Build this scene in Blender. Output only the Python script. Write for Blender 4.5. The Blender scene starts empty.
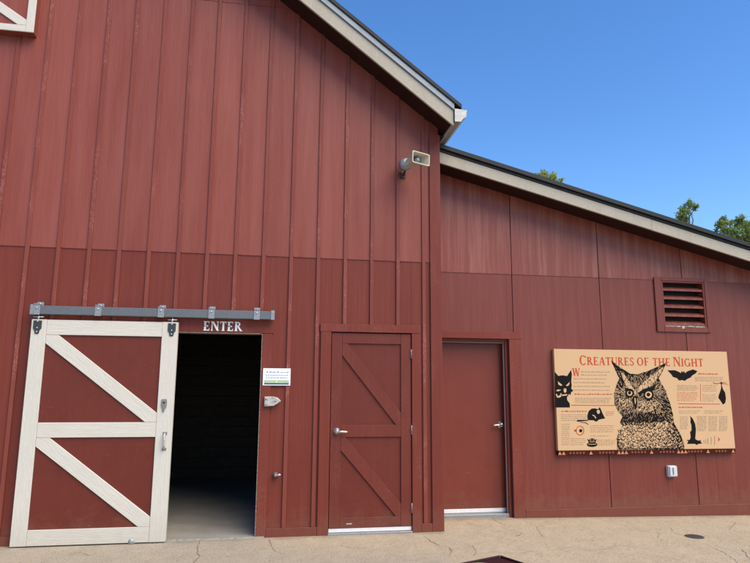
import bpy, bmesh, math, random
from mathutils import Matrix, Vector
R = random.Random(7)
C = bpy.context.scene.collection
S = bpy.context.scene

# ------------------------------------------------------------------ camera
FPX, YAW, PITCH, ROLL = 613.47, 0.16680, 0.16805, 0.00606
CAM = Vector((3.18203, -6.80589, 1.55731))
_fwd = Vector((math.sin(YAW)*math.cos(PITCH), math.cos(YAW)*math.cos(PITCH), math.sin(PITCH)))
_rt = Vector((math.cos(YAW), -math.sin(YAW), 0))
_up = _rt.cross(_fwd)
RT = math.cos(ROLL)*_rt + math.sin(ROLL)*_up
UP = -math.sin(ROLL)*_rt + math.cos(ROLL)*_up
FW = _fwd
cd = bpy.data.cameras.new('camera')
cam = bpy.data.objects.new('camera', cd); C.objects.link(cam)
m = Matrix.Identity(4)
for i in range(3):
    m[i][0], m[i][1], m[i][2], m[i][3] = RT[i], UP[i], -FW[i], CAM[i]
cam.matrix_world = m
cd.sensor_width = 36; cd.lens = FPX/750*36
cd.clip_start = 0.05; cd.clip_end = 2000
S.camera = cam

def pix(u, v, Y):
    """photo pixel -> (X, Z) on the upright plane at depth Y"""
    d = RT*((u-375)/FPX) + UP*(-(v-281.5)/FPX) + FW
    t = (Y-CAM.y)/d.y
    p = CAM + d*t
    return p.x, p.z
def pixg(u, v, Z=0.0):
    """photo pixel -> (X, Y) on the level plane at height Z"""
    d = RT*((u-375)/FPX) + UP*(-(v-281.5)/FPX) + FW
    t = (Z-CAM.z)/d.z
    p = CAM + d*t
    return p.x, p.y

# ------------------------------------------------------------------ light
SUN_AZ, SUN_EL = 141.0, 49.0        # clockwise from +Y, degrees
w = bpy.data.worlds.new('World'); S.world = w; w.use_nodes = True
nt = w.node_tree; nt.nodes.clear()
sky = nt.nodes.new('ShaderNodeTexSky'); sky.sky_type = 'NISHITA'; sky.sun_disc = False
sky.sun_elevation = math.radians(SUN_EL); sky.sun_rotation = math.radians(SUN_AZ)
sky.air_density = 1.0; sky.dust_density = 0.15; sky.ozone_density = 3.0
bg = nt.nodes.new('ShaderNodeBackground'); bg.inputs['Strength'].default_value = 0.063
wo = nt.nodes.new('ShaderNodeOutputWorld')
hsv = nt.nodes.new('ShaderNodeHueSaturation'); hsv.inputs['Saturation'].default_value = 1.24; hsv.inputs['Hue'].default_value = 0.506
nt.links.new(sky.outputs[0], hsv.inputs['Color']); nt.links.new(hsv.outputs[0], bg.inputs[0]); nt.links.new(bg.outputs[0], wo.inputs[0])
sl = bpy.data.lights.new('sun', 'SUN'); sl.energy = 1.5; sl.angle = math.radians(52)
sl.color = (1.0, 0.86, 0.66)
so = bpy.data.objects.new('sun', sl); C.objects.link(so)
sd = Vector((math.sin(math.radians(SUN_AZ))*math.cos(math.radians(SUN_EL)),
             math.cos(math.radians(SUN_AZ))*math.cos(math.radians(SUN_EL)), math.sin(math.radians(SUN_EL))))
so.rotation_euler = sd.to_track_quat('Z', 'Y').to_euler(); so.location = (12, -12, 12)
S.render.engine = 'CYCLES'
S.view_settings.view_transform = 'Standard'; S.view_settings.look = 'None'
S.view_settings.gamma = 1.0; S.view_settings.exposure = 1.92
S.cycles.max_bounces = 8

# ------------------------------------------------------------------ materials
class NT:
    def __init__(s, name):
        s.m = bpy.data.materials.new(name); s.m.use_nodes = True
        s.t = s.m.node_tree; s.b = s.t.nodes['Principled BSDF']
        s.geo = s.n('ShaderNodeNewGeometry'); s.pos = s.geo.outputs['Position']
    def n(s, k, **kw):
        o = s.t.nodes.new(k)
        for a, v in kw.items(): setattr(o, a, v)
        return o
    def l(s, a, b): s.t.links.new(a, b)
    def map(s, scale=(1, 1, 1), rot=(0, 0, 0), src=None):
        o = s.n('ShaderNodeMapping'); s.l(src or s.pos, o.inputs[0])
        o.inputs['Scale'].default_value = scale; o.inputs['Rotation'].default_value = rot
        return o.outputs[0]
    def noise(s, scale, detail=4, rough=0.55, vec=None, dist=0.0):
        o = s.n('ShaderNodeTexNoise'); o.inputs['Scale'].default_value = scale
        o.inputs['Detail'].default_value = detail; o.inputs['Roughness'].default_value = rough
        o.inputs['Distortion'].default_value = dist
        s.l(vec or s.pos, o.inputs['Vector']); return o.outputs['Fac']
    def ramp(s, fac, a, b, ca=(0, 0, 0, 1), cb=(1, 1, 1, 1)):
        o = s.n('ShaderNodeValToRGB'); s.l(fac, o.inputs[0])
        e = o.color_ramp.elements
        e[0].position = a; e[1].position = b; e[0].color = ca; e[1].color = cb
        return o.outputs[0]
    def mix(s, fac, a, b, mode='MIX'):
        o = s.n('ShaderNodeMix', data_type='RGBA', blend_type=mode)
        for v, i in ((fac, 0), (a, 6), (b, 7)):
            if isinstance(v, (int, float)): o.inputs[i].default_value = v
            elif isinstance(v, tuple): o.inputs[i].default_value = v if len(v) == 4 else v+(1,)
            else: s.l(v, o.inputs[i])
        return o.outputs[2]
    def math(s, op, a, b=0.0):
        o = s.n('ShaderNodeMath', operation=op)
        for v, i in ((a, 0), (b, 1)):
            if isinstance(v, (int, float)): o.inputs[i].default_value = v
            else: s.l(v, o.inputs[i])
        return o.outputs[0]
    def bump(s, h, strength=0.3, dist=0.01, prev=None):
        o = s.n('ShaderNodeBump'); o.inputs['Strength'].default_value = strength
        o.inputs['Distance'].default_value = dist; s.l(h, o.inputs['Height'])
        if prev: s.l(prev, o.inputs['Normal'])
        s.l(o.outputs[0], s.b.inputs['Normal']); return o.outputs[0]
    def fin(s, col, rough=0.5, metal=0.0, spec=0.5):
        if isinstance(col, tuple): s.b.inputs['Base Color'].default_value = col+(1,)
        else: s.l(col, s.b.inputs['Base Color'])
        if isinstance(rough, (int, float)): s.b.inputs['Roughness'].default_value = rough
        else: s.l(rough, s.b.inputs['Roughness'])
        s.b.inputs['Metallic'].default_value = metal
        s.b.inputs['Specular IOR Level'].default_value = spec
        return s.m

def red_paint(name, base, pale, streak=0.25, grain=0.35, wear=0.0, rough=0.42, rnd=0.12, stretch=(26, 26, 1.1), spec=0.35, sheen_tint=0.0, grime=0.0, scuff=0.0):
    k = NT(name)
    g = k.noise(1.0, 5, 0.6, k.map(stretch))
    g2 = k.noise(1.0, 4, 0.6, k.map((130, 130, 7)))
    big = k.noise(0.9, 3, 0.5)
    c = k.mix(k.math('MULTIPLY', k.ramp(g, 0.42, 0.72), streak), base, pale)
    c = k.mix(k.math('MULTIPLY', k.ramp(big, 0.35, 0.7), 0.22), c, tuple(v*0.72 for v in base))
    fine = k.noise(60, 4, 0.7)
    c = k.mix(k.math('MULTIPLY', k.ramp(fine, 0.55, 0.85), 0.18), c, pale)
    if wear:
        wn = k.noise(1.0, 5, 0.75, k.map((95, 95, 40)))
        wm = k.noise(1.0, 2, 0.5, k.map((4.2, 4.2, 1.5)))
        f = k.math('MULTIPLY', k.ramp(wn, 0.48, 0.6), k.ramp(wm, 0.53, 0.62))
        c = k.mix(k.math('MULTIPLY', f, wear), c, (0.46, 0.19, 0.155))
    if sheen_tint:      # pale sky sheen painted into the colour, in patches and runs
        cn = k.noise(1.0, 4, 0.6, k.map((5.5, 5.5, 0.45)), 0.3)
        c = k.mix(k.math('MULTIPLY', k.ramp(cn, 0.3, 0.72), sheen_tint), c, (0.44, 0.195, 0.155))
    if grime:      # mud splashes along the foot of the wall
        sep = k.n('ShaderNodeSeparateXYZ'); k.l(k.pos, sep.inputs[0])
        sn = k.noise(9, 6, 0.7)
        lim = k.math('SUBTRACT', k.math('MULTIPLY', sn, 0.75), sep.outputs[2])
        c = k.mix(k.math('MULTIPLY', k.ramp(lim, 0.1, 0.3), grime), c, (0.16, 0.075, 0.05))
    if scuff:      # scratches and rubbed patches
        sc = k.noise(1.0, 6, 0.8, k.map((16, 16, 55), (0, 0.5, 0)), 0.8)
        pm = k.noise(2.1, 3, 0.6)
        c = k.mix(k.math('MULTIPLY', k.math('MULTIPLY', k.ramp(sc, 0.6, 0.7), k.ramp(pm, 0.5, 0.68)), scuff), c, (0.33, 0.15, 0.12))
        c = k.mix(k.math('MULTIPLY', k.ramp(k.noise(5, 5, 0.7), 0.5, 0.75), 0.3), c, tuple(v*0.6 for v in base))
    oi = k.n('ShaderNodeObjectInfo')
    v = k.math('ADD', k.math('MULTIPLY', oi.outputs['Random'], rnd), 1.0-rnd/2)
    hs = k.n('ShaderNodeHueSaturation'); k.l(v, hs.inputs['Value']); k.l(c, hs.inputs['Color'])
    h = k.math('ADD', k.math('MULTIPLY', g2, 0.7), k.math('MULTIPLY', g, 0.5))
    b = k.bump(h, grain, 0.006)
    k.bump(k.noise(170, 3, 0.7), 0.14, 0.003, b)
    if wear: pass
    r = k.math('ADD', k.math('MULTIPLY', g2, 0.22), rough-0.1)
    return k.fin(hs.outputs[0], r, 0, spec)

M = {}
M['siding_up'] = red_paint('barn_red_siding_upper', (0.192, 0.0395, 0.0262), (0.29, 0.092, 0.068), 0.2, 0.5, spec=0.26, sheen_tint=0.15, rough=0.42)  # paler than the lower course, partly sky sheen put into the colour
M['siding'] = red_paint('barn_red_siding', (0.152, 0.0295, 0.019), (0.24, 0.07, 0.05), 0.2, 0.5, spec=0.2, grime=0.35, rough=0.42)
M['batten'] = red_paint('barn_red_batten', (0.172, 0.0355, 0.0233), (0.25, 0.076, 0.056), 0.2, 0.6, 0.36, spec=0.24, sheen_tint=0.06, rough=0.44)
M['trim'] = red_paint('barn_red_trim', (0.150, 0.0295, 0.0192), (0.24, 0.07, 0.05), 0.15, 0.6, 0.14, spec=0.2, grime=0.35, rough=0.44)
M['door_red'] = red_paint('door_red_smooth', (0.125, 0.025, 0.0165), (0.165, 0.04, 0.028), 0.16, 0.2, 0, 0.4, 0.04, spec=0.2, grime=0.35, scuff=0.6)
M['door_grain'] = red_paint('door_red_grain', (0.132, 0.0265, 0.0175), (0.19, 0.048, 0.035), 0.18, 0.5, 0.08, 0.42, 0.08, spec=0.22, grime=0.35, scuff=0.5)
M['metal_door'] = red_paint('metal_door_red', (0.165, 0.033, 0.0215), (0.22, 0.055, 0.038), 0.1, 0.1, 0, 0.36, 0.0, spec=0.25, grime=0.35, scuff=0.6)
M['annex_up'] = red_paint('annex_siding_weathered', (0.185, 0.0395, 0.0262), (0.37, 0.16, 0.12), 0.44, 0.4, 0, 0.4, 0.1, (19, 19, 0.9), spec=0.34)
M['annex'] = red_paint('annex_siding', (0.148, 0.0295, 0.0195), (0.26, 0.085, 0.062), 0.22, 0.4, spec=0.3, grime=0.4, rough=0.4)
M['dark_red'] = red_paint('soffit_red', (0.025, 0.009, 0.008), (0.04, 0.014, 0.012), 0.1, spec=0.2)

def white_wood(name, ang):
    k = NT(name)
    v0 = k.map((1, 1, 1), (0, ang, 0)); v = k.map((170, 170, 11), src=v0)
    g = k.noise(1.0, 5, 0.65, v, 0.6); g2 = k.noise(1.0, 3, 0.5, k.map((45, 45, 4), src=v0))
    c = k.mix(k.ramp(g, 0.3, 0.75), (0.50, 0.473, 0.408), (0.575, 0.553, 0.488))
    d = k.noise(2.4, 4, 0.6)
    c = k.mix(k.math('MULTIPLY', k.ramp(d, 0.5, 0.8), 0.22), c, (0.45, 0.40, 0.33))
    sep = k.n('ShaderNodeSeparateXYZ'); k.l(k.pos, sep.inputs[0])
    low = k.n('ShaderNodeMapRange'); k.l(sep.outputs[2], low.inputs[0])
    low.inputs[1].default_value = 0.35; low.inputs[2].default_value = 0.0
    dirt = k.math('MULTIPLY', k.math('MULTIPLY', low.outputs[0], k.noise(14, 5, 0.7)), 0.55)
    c = k.mix(dirt, c, (0.33, 0.27, 0.2))
    k.bump(k.math('ADD', g, k.math('MULTIPLY', g2, 0.8)), 0.48, 0.006)
    return k.fin(c, 0.55, 0, 0.35)
M['white_v'] = white_wood('white_paint_upright', 0)
M['white_h'] = white_wood('white_paint_level', math.pi/2)
M['white_d'] = white_wood('white_paint_brace', math.radians(52))

def simple(name, col, rough=0.5, metal=0.0, var=0.15, scale=30, bump=0.1, spec=0.5, dark=0.6):
    k = NT(name); n = k.noise(scale, 4, 0.6)
    c = k.mix(k.math('MULTIPLY', k.ramp(n, 0.35, 0.75), var*2), col, tuple(v*dark for v in col))
    if bump: k.bump(n, bump, 0.004)
    return k.fin(c, k.math('ADD', k.math('MULTIPLY', n, 0.2), max(rough-0.1, 0.02)), metal, spec)
def fascia():
    k = NT('cream_fascia_paint')
    n = k.noise(40, 4, 0.6); st = k.noise(1.0, 5, 0.65, k.map((9, 9, 1.3))); bl = k.noise(2.2, 4, 0.6)
    c = k.mix(k.ramp(n, 0.3, 0.75), (0.37, 0.335, 0.272), (0.32, 0.285, 0.228))
    c = k.mix(k.math('MULTIPLY', k.ramp(st, 0.5, 0.75), 0.4), c, (0.24, 0.205, 0.155))
    c = k.mix(k.math('MULTIPLY', k.ramp(bl, 0.5, 0.75), 0.3), c, (0.29, 0.26, 0.21))
    k.bump(n, 0.35, 0.004); return k.fin(c, 0.6, 0, 0.35)
M['fascia'] = fascia()
M['flash'] = simple('pale_metal_flashing', (0.22, 0.25, 0.275), 0.45, 0.2, 0.15, 8)
M['roof'] = simple('charcoal_roof_metal', (0.014, 0.0145, 0.016), 0.5, 0.0, 0.2, 12, 0.1, 0.25)
M['gutter'] = simple('galvanised_gutter', (0.36, 0.36, 0.345), 0.4, 0.4, 0.35, 25, 0.15)
M['galv'] = simple('galvanised_track', (0.12, 0.13, 0.142), 0.45, 0.2, 0.25, 45, 0.15)
M['galv_light'] = simple('galvanised_bracket', (0.27, 0.285, 0.30), 0.45, 0.35, 0.35, 60, 0.15)
M['slate'] = simple('black_hanger_steel', (0.045, 0.05, 0.055), 0.45, 0.4, 0.2, 50)
M['chrome'] = simple('satin_steel', (0.62, 0.62, 0.62), 0.28, 0.9, 0.1, 40, 0.05)
M['pewter'] = simple('worn_hardware', (0.30, 0.28, 0.25), 0.4, 0.7, 0.4, 120, 0.3)
M['chip_white'] = simple('chipped_white_enamel', (0.50, 0.475, 0.43), 0.5, 0, 0.5, 60, 0.4, 0.5, 0.3)
M['sill'] = simple('white_sill_strip', (0.72, 0.71, 0.69), 0.45, 0.1, 0.2, 30, 0.1, 0.5, 0.7)
M['horn_beige'] = simple('horn_beige_plastic', (0.46, 0.42, 0.33), 0.5, 0, 0.15, 30, 0.05, 0.5, 0.8)
M['horn_grey'] = simple('horn_grey_metal', (0.27, 0.30, 0.33), 0.42, 0.4, 0.2, 30)
M['black_hole'] = simple('vent_back', (0.012, 0.01, 0.01), 0.9, 0, 0, 10, 0)
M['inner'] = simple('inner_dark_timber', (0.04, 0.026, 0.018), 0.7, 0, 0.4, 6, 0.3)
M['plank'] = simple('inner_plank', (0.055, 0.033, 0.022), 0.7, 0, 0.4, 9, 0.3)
M['core'] = simple('wall_core', (0.05, 0.016, 0.015), 0.8, 0, 0.2, 9, 0)
M['raw_edge'] = simple('worn_raw_wood_edge', (0.36, 0.29, 0.23), 0.8, 0, 0.6, 70, 0.3, 0.3, 0.35)
M['plastic_grey'] = simple('outlet_grey', (0.52, 0.55, 0.56), 0.45, 0, 0.15, 40, 0.05)
M['dark_slot'] = simple('outlet_slot', (0.10, 0.115, 0.125), 0.5, 0, 0.1, 40, 0)
M['tan'] = simple('sign_tan_print', (0.55, 0.355, 0.195), 0.5, 0, 0.06, 3, 0, 0.2, 0.9)
M['ink'] = simple('black_ink', (0.012, 0.011, 0.011), 0.45, 0, 0, 3, 0, 0.02)
M['rust_ink'] = simple('rust_red_ink', (0.42, 0.075, 0.03), 0.45, 0, 0, 3, 0, 0.02)
M['grey_ink'] = simple('small_type_ink', (0.30, 0.215, 0.14), 0.5, 0, 0, 3, 0, 0.02)
M['maroon_ink'] = simple('maroon_border_ink', (0.055, 0.014, 0.010), 0.45, 0, 0, 3, 0, 0.02)
M['maroon_pat'] = simple('maroon_pattern_ink', (0.22, 0.07, 0.05), 0.45, 0, 0, 3, 0, 0.02)
M['salmon_ink'] = simple('salmon_ink', (0.5, 0.2, 0.11), 0.45, 0, 0, 3, 0, 0.02)
M['letter_white'] = simple('white_letter_vinyl', (0.8, 0.79, 0.76), 0.5, 0, 0.05, 40, 0)
M['notice_white'] = simple('notice_white', (0.78, 0.79, 0.8), 0.35, 0, 0.02, 40, 0)
M['notice_blue'] = simple('notice_blue', (0.06, 0.10, 0.27), 0.4, 0, 0, 40, 0)
M['notice_navy'] = simple('notice_navy', (0.02, 0.05, 0.09), 0.4, 0, 0, 40, 0)
M['notice_green'] = simple('notice_green', (0.36, 0.50, 0.30), 0.4, 0, 0.2, 20, 0)
M['notice_yellow'] = simple('notice_yellow', (0.8, 0.68, 0.15), 0.4, 0, 0, 20, 0)
M['drain'] = simple('drain_iron', (0.07, 0.062, 0.062), 0.6, 0.3, 0.3, 60)
M['maroon_frame'] = simple('maroon_powder_coat', (0.035, 0.009, 0.011), 0.5, 0, 0.1, 30, 0.05, 0.2)
M['panel_green'] = simple('panel_green_print', (0.19, 0.33, 0.11), 0.35, 0, 0.3, 9, 0)
M['panel_white'] = simple('panel_white_print', (0.7, 0.72, 0.68), 0.35, 0, 0.1, 9, 0)
M['stop_grey'] = simple('weatherstrip', (0.24, 0.17, 0.17), 0.5, 0, 0.1, 30, 0)
M['crack'] = simple('crack_dirt', (0.2, 0.165, 0.125), 0.95, 0, 0.3, 90, 0)

def concrete():
    k = NT('weathered_concrete')
    sep = k.n('ShaderNodeSeparateXYZ'); k.l(k.pos, sep.inputs[0])
    big = k.noise(0.8, 5, 0.6, k.map((1, 1.4, 1)), 0.5)
    # older warm paving to the right and along the wall, a newer grey pour by the doorway
    edge = k.math('ADD', sep.outputs[0], k.math('MULTIPLY', k.math('SUBTRACT', big, 0.5), 2.6))
    mr = k.n('ShaderNodeMapRange'); k.l(k.math('ADD', edge, k.math('MULTIPLY', sep.outputs[1], 1.6)), mr.inputs[0])
    mr.inputs[1].default_value = 2.55; mr.inputs[2].default_value = 3.5
    warm = mr.outputs[0]
    sp = k.noise(5, 7, 0.7, k.map((1, 0.75, 1)), 0.4); fi = k.noise(22, 6, 0.78, k.map((1, 0.6, 1))); vf = k.noise(75, 4, 0.7, k.map((1, 0.5, 1)))
    grey = k.mix(k.ramp(sp, 0.3, 0.7), (0.112, 0.107, 0.092), (0.215, 0.206, 0.18))
    bei = k.mix(k.ramp(sp, 0.3, 0.7), (0.19, 0.148, 0.099), (0.34, 0.273, 0.195))
    c = k.mix(warm, grey, bei)
    mid = k.noise(1.5, 6, 0.65, k.map((1, 0.9, 1), (0, 0, 0.4)), 0.6)
    c = k.mix(k.math('MULTIPLY', k.ramp(mid, 0.5, 0.68), 0.45), c, (0.24, 0.21, 0.16))
    c = k.mix(k.math('MULTIPLY', k.ramp(fi, 0.5, 0.7), 0.6), c, (0.2, 0.16, 0.12))
    c = k.mix(k.math('MULTIPLY', k.ramp(vf, 0.58, 0.72), 0.6), c, (0.13, 0.105, 0.08))
    c = k.mix(k.math('MULTIPLY', k.ramp(vf, 0.42, 0.28), 0.5), c, (0.52, 0.44, 0.32))
    tool = k.noise(3.0, 6, 0.68, k.map((1, 1.0, 1), (0, 0, 0.45)), 0.7)
    vn = k.n('ShaderNodeTexVoronoi', feature='DISTANCE_TO_EDGE'); vn.inputs['Scale'].default_value = 2.3
    wv = k.n('ShaderNodeMix', data_type='VECTOR'); wv.inputs[0].default_value = 0.16
    nz = k.n('ShaderNodeTexNoise'); nz.inputs['Scale'].default_value = 3.0; nz.inputs['Detail'].default_value = 5; k.l(k.pos, nz.inputs['Vector'])
    k.l(k.map((1, 1.3, 1)), wv.inputs[4]); k.l(nz.outputs['Color'], wv.inputs[5]); k.l(wv.outputs[1], vn.inputs['Vector'])
    seam = k.math('MULTIPLY', k.ramp(vn.outputs['Distance'], 0.0, 0.03, (1, 1, 1, 1), (0, 0, 0, 1)), k.ramp(k.noise(1.3, 3, 0.5), 0.46, 0.62))
    c = k.mix(k.math('MULTIPLY', k.math('MULTIPLY', seam, warm), 0.28), c, (0.2, 0.16, 0.12))
    # dust and dirt gathered against the foot of the walls
    wall_y = k.math('MULTIPLY', k.math('GREATER_THAN', sep.outputs[0], 5.09), 0.6)
    dist = k.math('ADD', k.math('SUBTRACT', wall_y, sep.outputs[1]), k.math('MULTIPLY', k.math('SUBTRACT', k.noise(5, 5, 0.7), 0.5), 0.35))
    c = k.mix(k.math('MULTIPLY', k.ramp(dist, 0.02, 0.16, (1, 1, 1, 1), (0, 0, 0, 1)), 0.5), c, (0.17, 0.13, 0.095))
    b = k.bump(tool, 0.35, 0.05)
    b = k.bump(sp, 0.5, 0.02, b); k.bump(fi, 0.5, 0.008, b)
    return k.fin(c, 0.85, 0, 0.25)
M['concrete'] = concrete()
def slab():
    k = NT('indoor_concrete')
    a = k.noise(3, 6, 0.65, k.map((1, 1.5, 1)))
    c = k.mix(a, (0.16, 0.15, 0.135), (0.32, 0.305, 0.275))
    k.bump(a, 0.3, 0.01); return k.fin(c, 0.75, 0, 0.3)
M['slab'] = slab()

def leaf_mat(name, a, b):
    k = NT(name); n = k.noise(1.6, 3, 0.6); f = k.noise(11, 2, 0.5)
    c = k.mix(k.math('MULTIPLY', k.math('ADD', n, f), 0.5), a, b)
    k.fin(c, 0.55, 0, 0.4)
    tr = k.n('ShaderNodeBsdfTranslucent'); k.l(c, tr.inputs[0])
    mx = k.n('ShaderNodeMixShader'); mx.inputs[0].default_value = 0.4
    out = [o for o in k.t.nodes if o.type == 'OUTPUT_MATERIAL'][0]
    k.l(k.b.outputs[0], mx.inputs[1]); k.l(tr.outputs[0], mx.inputs[2]); k.l(mx.outputs[0], out.inputs[0])
    return k.m
M['leaf_a'] = leaf_mat('yellow_green_leaf', (0.20, 0.27, 0.045), (0.42, 0.45, 0.11))
M['leaf_b'] = leaf_mat('mid_green_leaf', (0.12, 0.19, 0.05), (0.30, 0.37, 0.11))
M['bark'] = simple('bark', (0.13, 0.10, 0.075), 0.9, 0, 0.4, 20, 0.6)

# ------------------------------------------------------------------ helpers
def thing(name, label, cat, loc=(0, 0, 0), group=None):
    o = bpy.data.objects.new(name, None); C.objects.link(o)
    o.location = loc; o.empty_display_size = 0.1
    o['label'] = label; o['category'] = cat
    if group: o['group'] = group
    return o
WORLD = {}
def link(name, me, mat, parent=None, origin=None):
    """me is in world coordinates; the origin is moved to the piece's own centre"""
    if origin is None:
        xs = [v.co for v in me.vertices]
        origin = Vector([(min(c[i] for c in xs)+max(c[i] for c in xs))/2 for i in range(3)])
    origin = Vector(origin)
    me.transform(Matrix.Translation(-origin))
    o = bpy.data.objects.new(name, me); C.objects.link(o)
    if mat is not None:
        if isinstance(mat, (list, tuple)):
            for q in mat: me.materials.append(M[q])
        else: me.materials.append(M[mat])
    WORLD[o.name] = origin
    if parent:
        o.parent = parent
        o.location = origin - WORLD.get(parent.name, Vector(parent.location))
    else: o.location = origin
    return o
def fin(bm, name, mat, parent=None, origin=None, smooth=False):
    bmesh.ops.recalc_face_normals(bm, faces=bm.faces)
    me = bpy.data.meshes.new(name); bm.to_mesh(me); bm.free()
    if smooth:
        for p in me.polygons: p.use_smooth = True
    return link(name, me, mat, parent, origin)
def bev(bm, w):
    if w: bmesh.ops.bevel(bm, geom=list(bm.edges), offset=w, segments=1, affect='EDGES', profile=0.5)
def box(name, mat, parent, x0, x1, y0, y1, z0, z1, b=0.003):
    bm = bmesh.new()
    r = bmesh.ops.create_cube(bm, size=1.0)
    for v in r['verts']:
        v.co = Vector(((x0+x1)/2+v.co.x*(x1-x0), (y0+y1)/2+v.co.y*(y1-y0), (z0+z1)/2+v.co.z*(z1-z0)))
    bev(bm, min(b, 0.3*min(x1-x0, y1-y0, z1-z0)))
    return fin(bm, name, mat, parent)
def addbox(bm, x0, x1, y0, y1, z0, z1):
    r = bmesh.ops.create_cube(bm, size=1.0)
    for v in r['verts']:
        v.co = Vector(((x0+x1)/2+v.co.x*(x1-x0), (y0+y1)/2+v.co.y*(y1-y0), (z0+z1)/2+v.co.z*(z1-z0)))
def prism_xz(bm, pts, y0, y1):
    a = [bm.verts.new((p[0], y0, p[1])) for p in pts]; b = [bm.verts.new((p[0], y1, p[1])) for p in pts]
    n = len(pts); bm.faces.new(a); bm.faces.new(b[::-1])
    for i in range(n): bm.faces.new((a[i], b[i], b[(i+1) % n], a[(i+1) % n]))
def prism(name, mat, parent, pts, y0, y1, b=0.003):
    bm = bmesh.new(); prism_xz(bm, pts, y0, y1); bmesh.ops.recalc_face_normals(bm, faces=bm.faces)
    bev(bm, b); return fin(bm, name, mat, parent)
def clip(poly, a, b, c):
    """keep a*x+b*z <= c"""
    out = []
    for i in range(len(poly)):
        p, q = poly[i], poly[(i+1) % len(poly)]
        dp, dq = a*p[0]+b*p[1]-c, a*q[0]+b*q[1]-c
        if dp <= 0: out.append(p)
        if (dp < 0 < dq) or (dq < 0 < dp):
            t = dp/(dp-dq); out.append((p[0]+(q[0]-p[0])*t, p[1]+(q[1]-p[1])*t))
    return out
def rect(x0, x1, z0, z1): return [(x0, z0), (x1, z0), (x1, z1), (x0, z1)]
def subtract(r, holes):
    rs = [r]
    for h in holes:
        nr = []
        for (a, b, c, d) in rs:
            if h[0] >= b or h[1] <= a or h[2] >= d or h[3] <= c: nr.append((a, b, c, d)); continue
            if a < h[0]: nr.append((a, h[0], c, d))
            if h[1] < b: nr.append((h[1], b, c, d))
            x0, x1 = max(a, h[0]), min(b, h[1])
            if c < h[2]: nr.append((x0, x1, c, h[2]))
            if h[3] < d: nr.append((x0, x1, h[3], d))
        rs = nr
    return [q for q in rs if q[1]-q[0] > 0.004 and q[3]-q[2] > 0.004]
def brace(poly, p, q, wd):
    """the strip of width wd along p-q, clipped to poly"""
    d = Vector((q[0]-p[0], q[1]-p[1])).normalized(); n = (-d.y, d.x)
    c0 = n[0]*p[0]+n[1]*p[1]
    return clip(clip(poly, n[0], n[1], c0+wd/2), -n[0], -n[1], -(c0-wd/2))
def tube(bm, pts, rads, seg=8, caps=True):
    rings = []
    for i, p in enumerate(pts):
        p = Vector(p)
        d = (Vector(pts[min(i+1, len(pts)-1)])-Vector(pts[max(i-1, 0)])).normalized()
        a = d.orthogonal().normalized() if i == 0 else (rings[-1][1]-d*rings[-1][1].dot(d)).normalized()
        b = d.cross(a)
        rings.append(([bm.verts.new(p+(a*math.cos(2*math.pi*k/seg)+b*math.sin(2*math.pi*k/seg))*rads[i]) for k in range(seg)], a))
    for i in range(len(rings)-1):
        A, B = rings[i][0], rings[i+1][0]
        for k in range(seg): bm.faces.new((A[k], A[(k+1) % seg], B[(k+1) % seg], B[k]))
    if caps: bm.faces.new(rings[0][0][::-1]); bm.faces.new(rings[-1][0])
def tubeo(name, mat, parent, pts, rads, seg=10):
    bm = bmesh.new(); tube(bm, pts, rads, seg); return fin(bm, name, mat, parent, smooth=True)
def grp(o, label): o['label'] = label; return o

# ------------------------------------------------------------------ ground
def gz(x): return 0.0 if x < 5.4 else -0.0165*(min(x, 12)-5.4)
bm = bmesh.new()
xs = [-400, -60, -20, -6, 0, 2, 4, 5.4, 6.5, 8, 9.5, 12, 20, 60, 400]; ys = [-400, -60, -20, -8, -4, -2, 0, 1, 4, 12, 40, 100, 400]
gv = [[bm.verts.new((x, y, gz(x))) for y in ys] for x in xs]
for i in range(len(xs)-1):
    for j in range(len(ys)-1): bm.faces.new((gv[i][j], gv[i+1][j], gv[i+1][j+1], gv[i][j+1]))
ground = fin(bm, 'ground', 'concrete', origin=(0, 0, 0)); ground['kind'] = 'structure'
ground['label'] = 'weathered beige and grey concrete paving in front of the barn'

def crack(pts, wd=0.007):
    P = [pixg(*p) for p in pts]
    Q = [P[0]]
    for a, b in zip(P, P[1:]):
        n = max(2, int(math.dist(a, b)/0.035))
        for i in range(1, n+1):
            t = i/n; j = 0.009 if i < n else 0
            Q.append((a[0]+(b[0]-a[0])*t+R.uniform(-j, j), a[1]+(b[1]-a[1])*t+R.uniform(-j, j)))
    bm = bmesh.new(); prev = None
    for i, q in enumerate(Q):
        a = Q[max(i-1, 0)]; b = Q[min(i+1, len(Q)-1)]
        d = Vector((b[0]-a[0], b[1]-a[1])).normalized(); s = wd*R.uniform(0.25, 0.85)/2*(0.25 if i in (0, len(Q)-1) else 1)
        z = gz(q[0])+0.0035
        cur = (bm.verts.new((q[0]-d.y*s, q[1]+d.x*s, z)), bm.verts.new((q[0]+d.y*s, q[1]-d.x*s, z)))
        if prev: bm.faces.new((prev[0], prev[1], cur[1], cur[0]))
        prev = cur
    fin(bm, 'crack', 'crack', ground)
crack([(200, 541), (198, 548), (197, 553), (200, 556), (194, 563), (190, 569)], 0.011)
crack([(269.5, 539), (271, 546), (276, 552), (281, 553.5), (287, 555)], 0.010)
crack([(424, 536), (430, 541), (440, 546), (449, 547.5), (452, 551), (449, 556)], 0.010)
crack([(472, 546), (476, 551), (475, 556)], 0.007)
crack([(492, 517), (497, 521), (506, 525)], 0.008)
crack([(523, 532), (519, 535), (515, 536)], 0.008)
crack([(536, 525), (540, 532), (543, 536)], 0.007)
crack([(626, 519), (636, 525), (640, 528)], 0.007)
crack([(671, 525), (674, 529), (684, 533)], 0.008)
crack([(736, 517), (728, 526)], 0.007)
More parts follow.
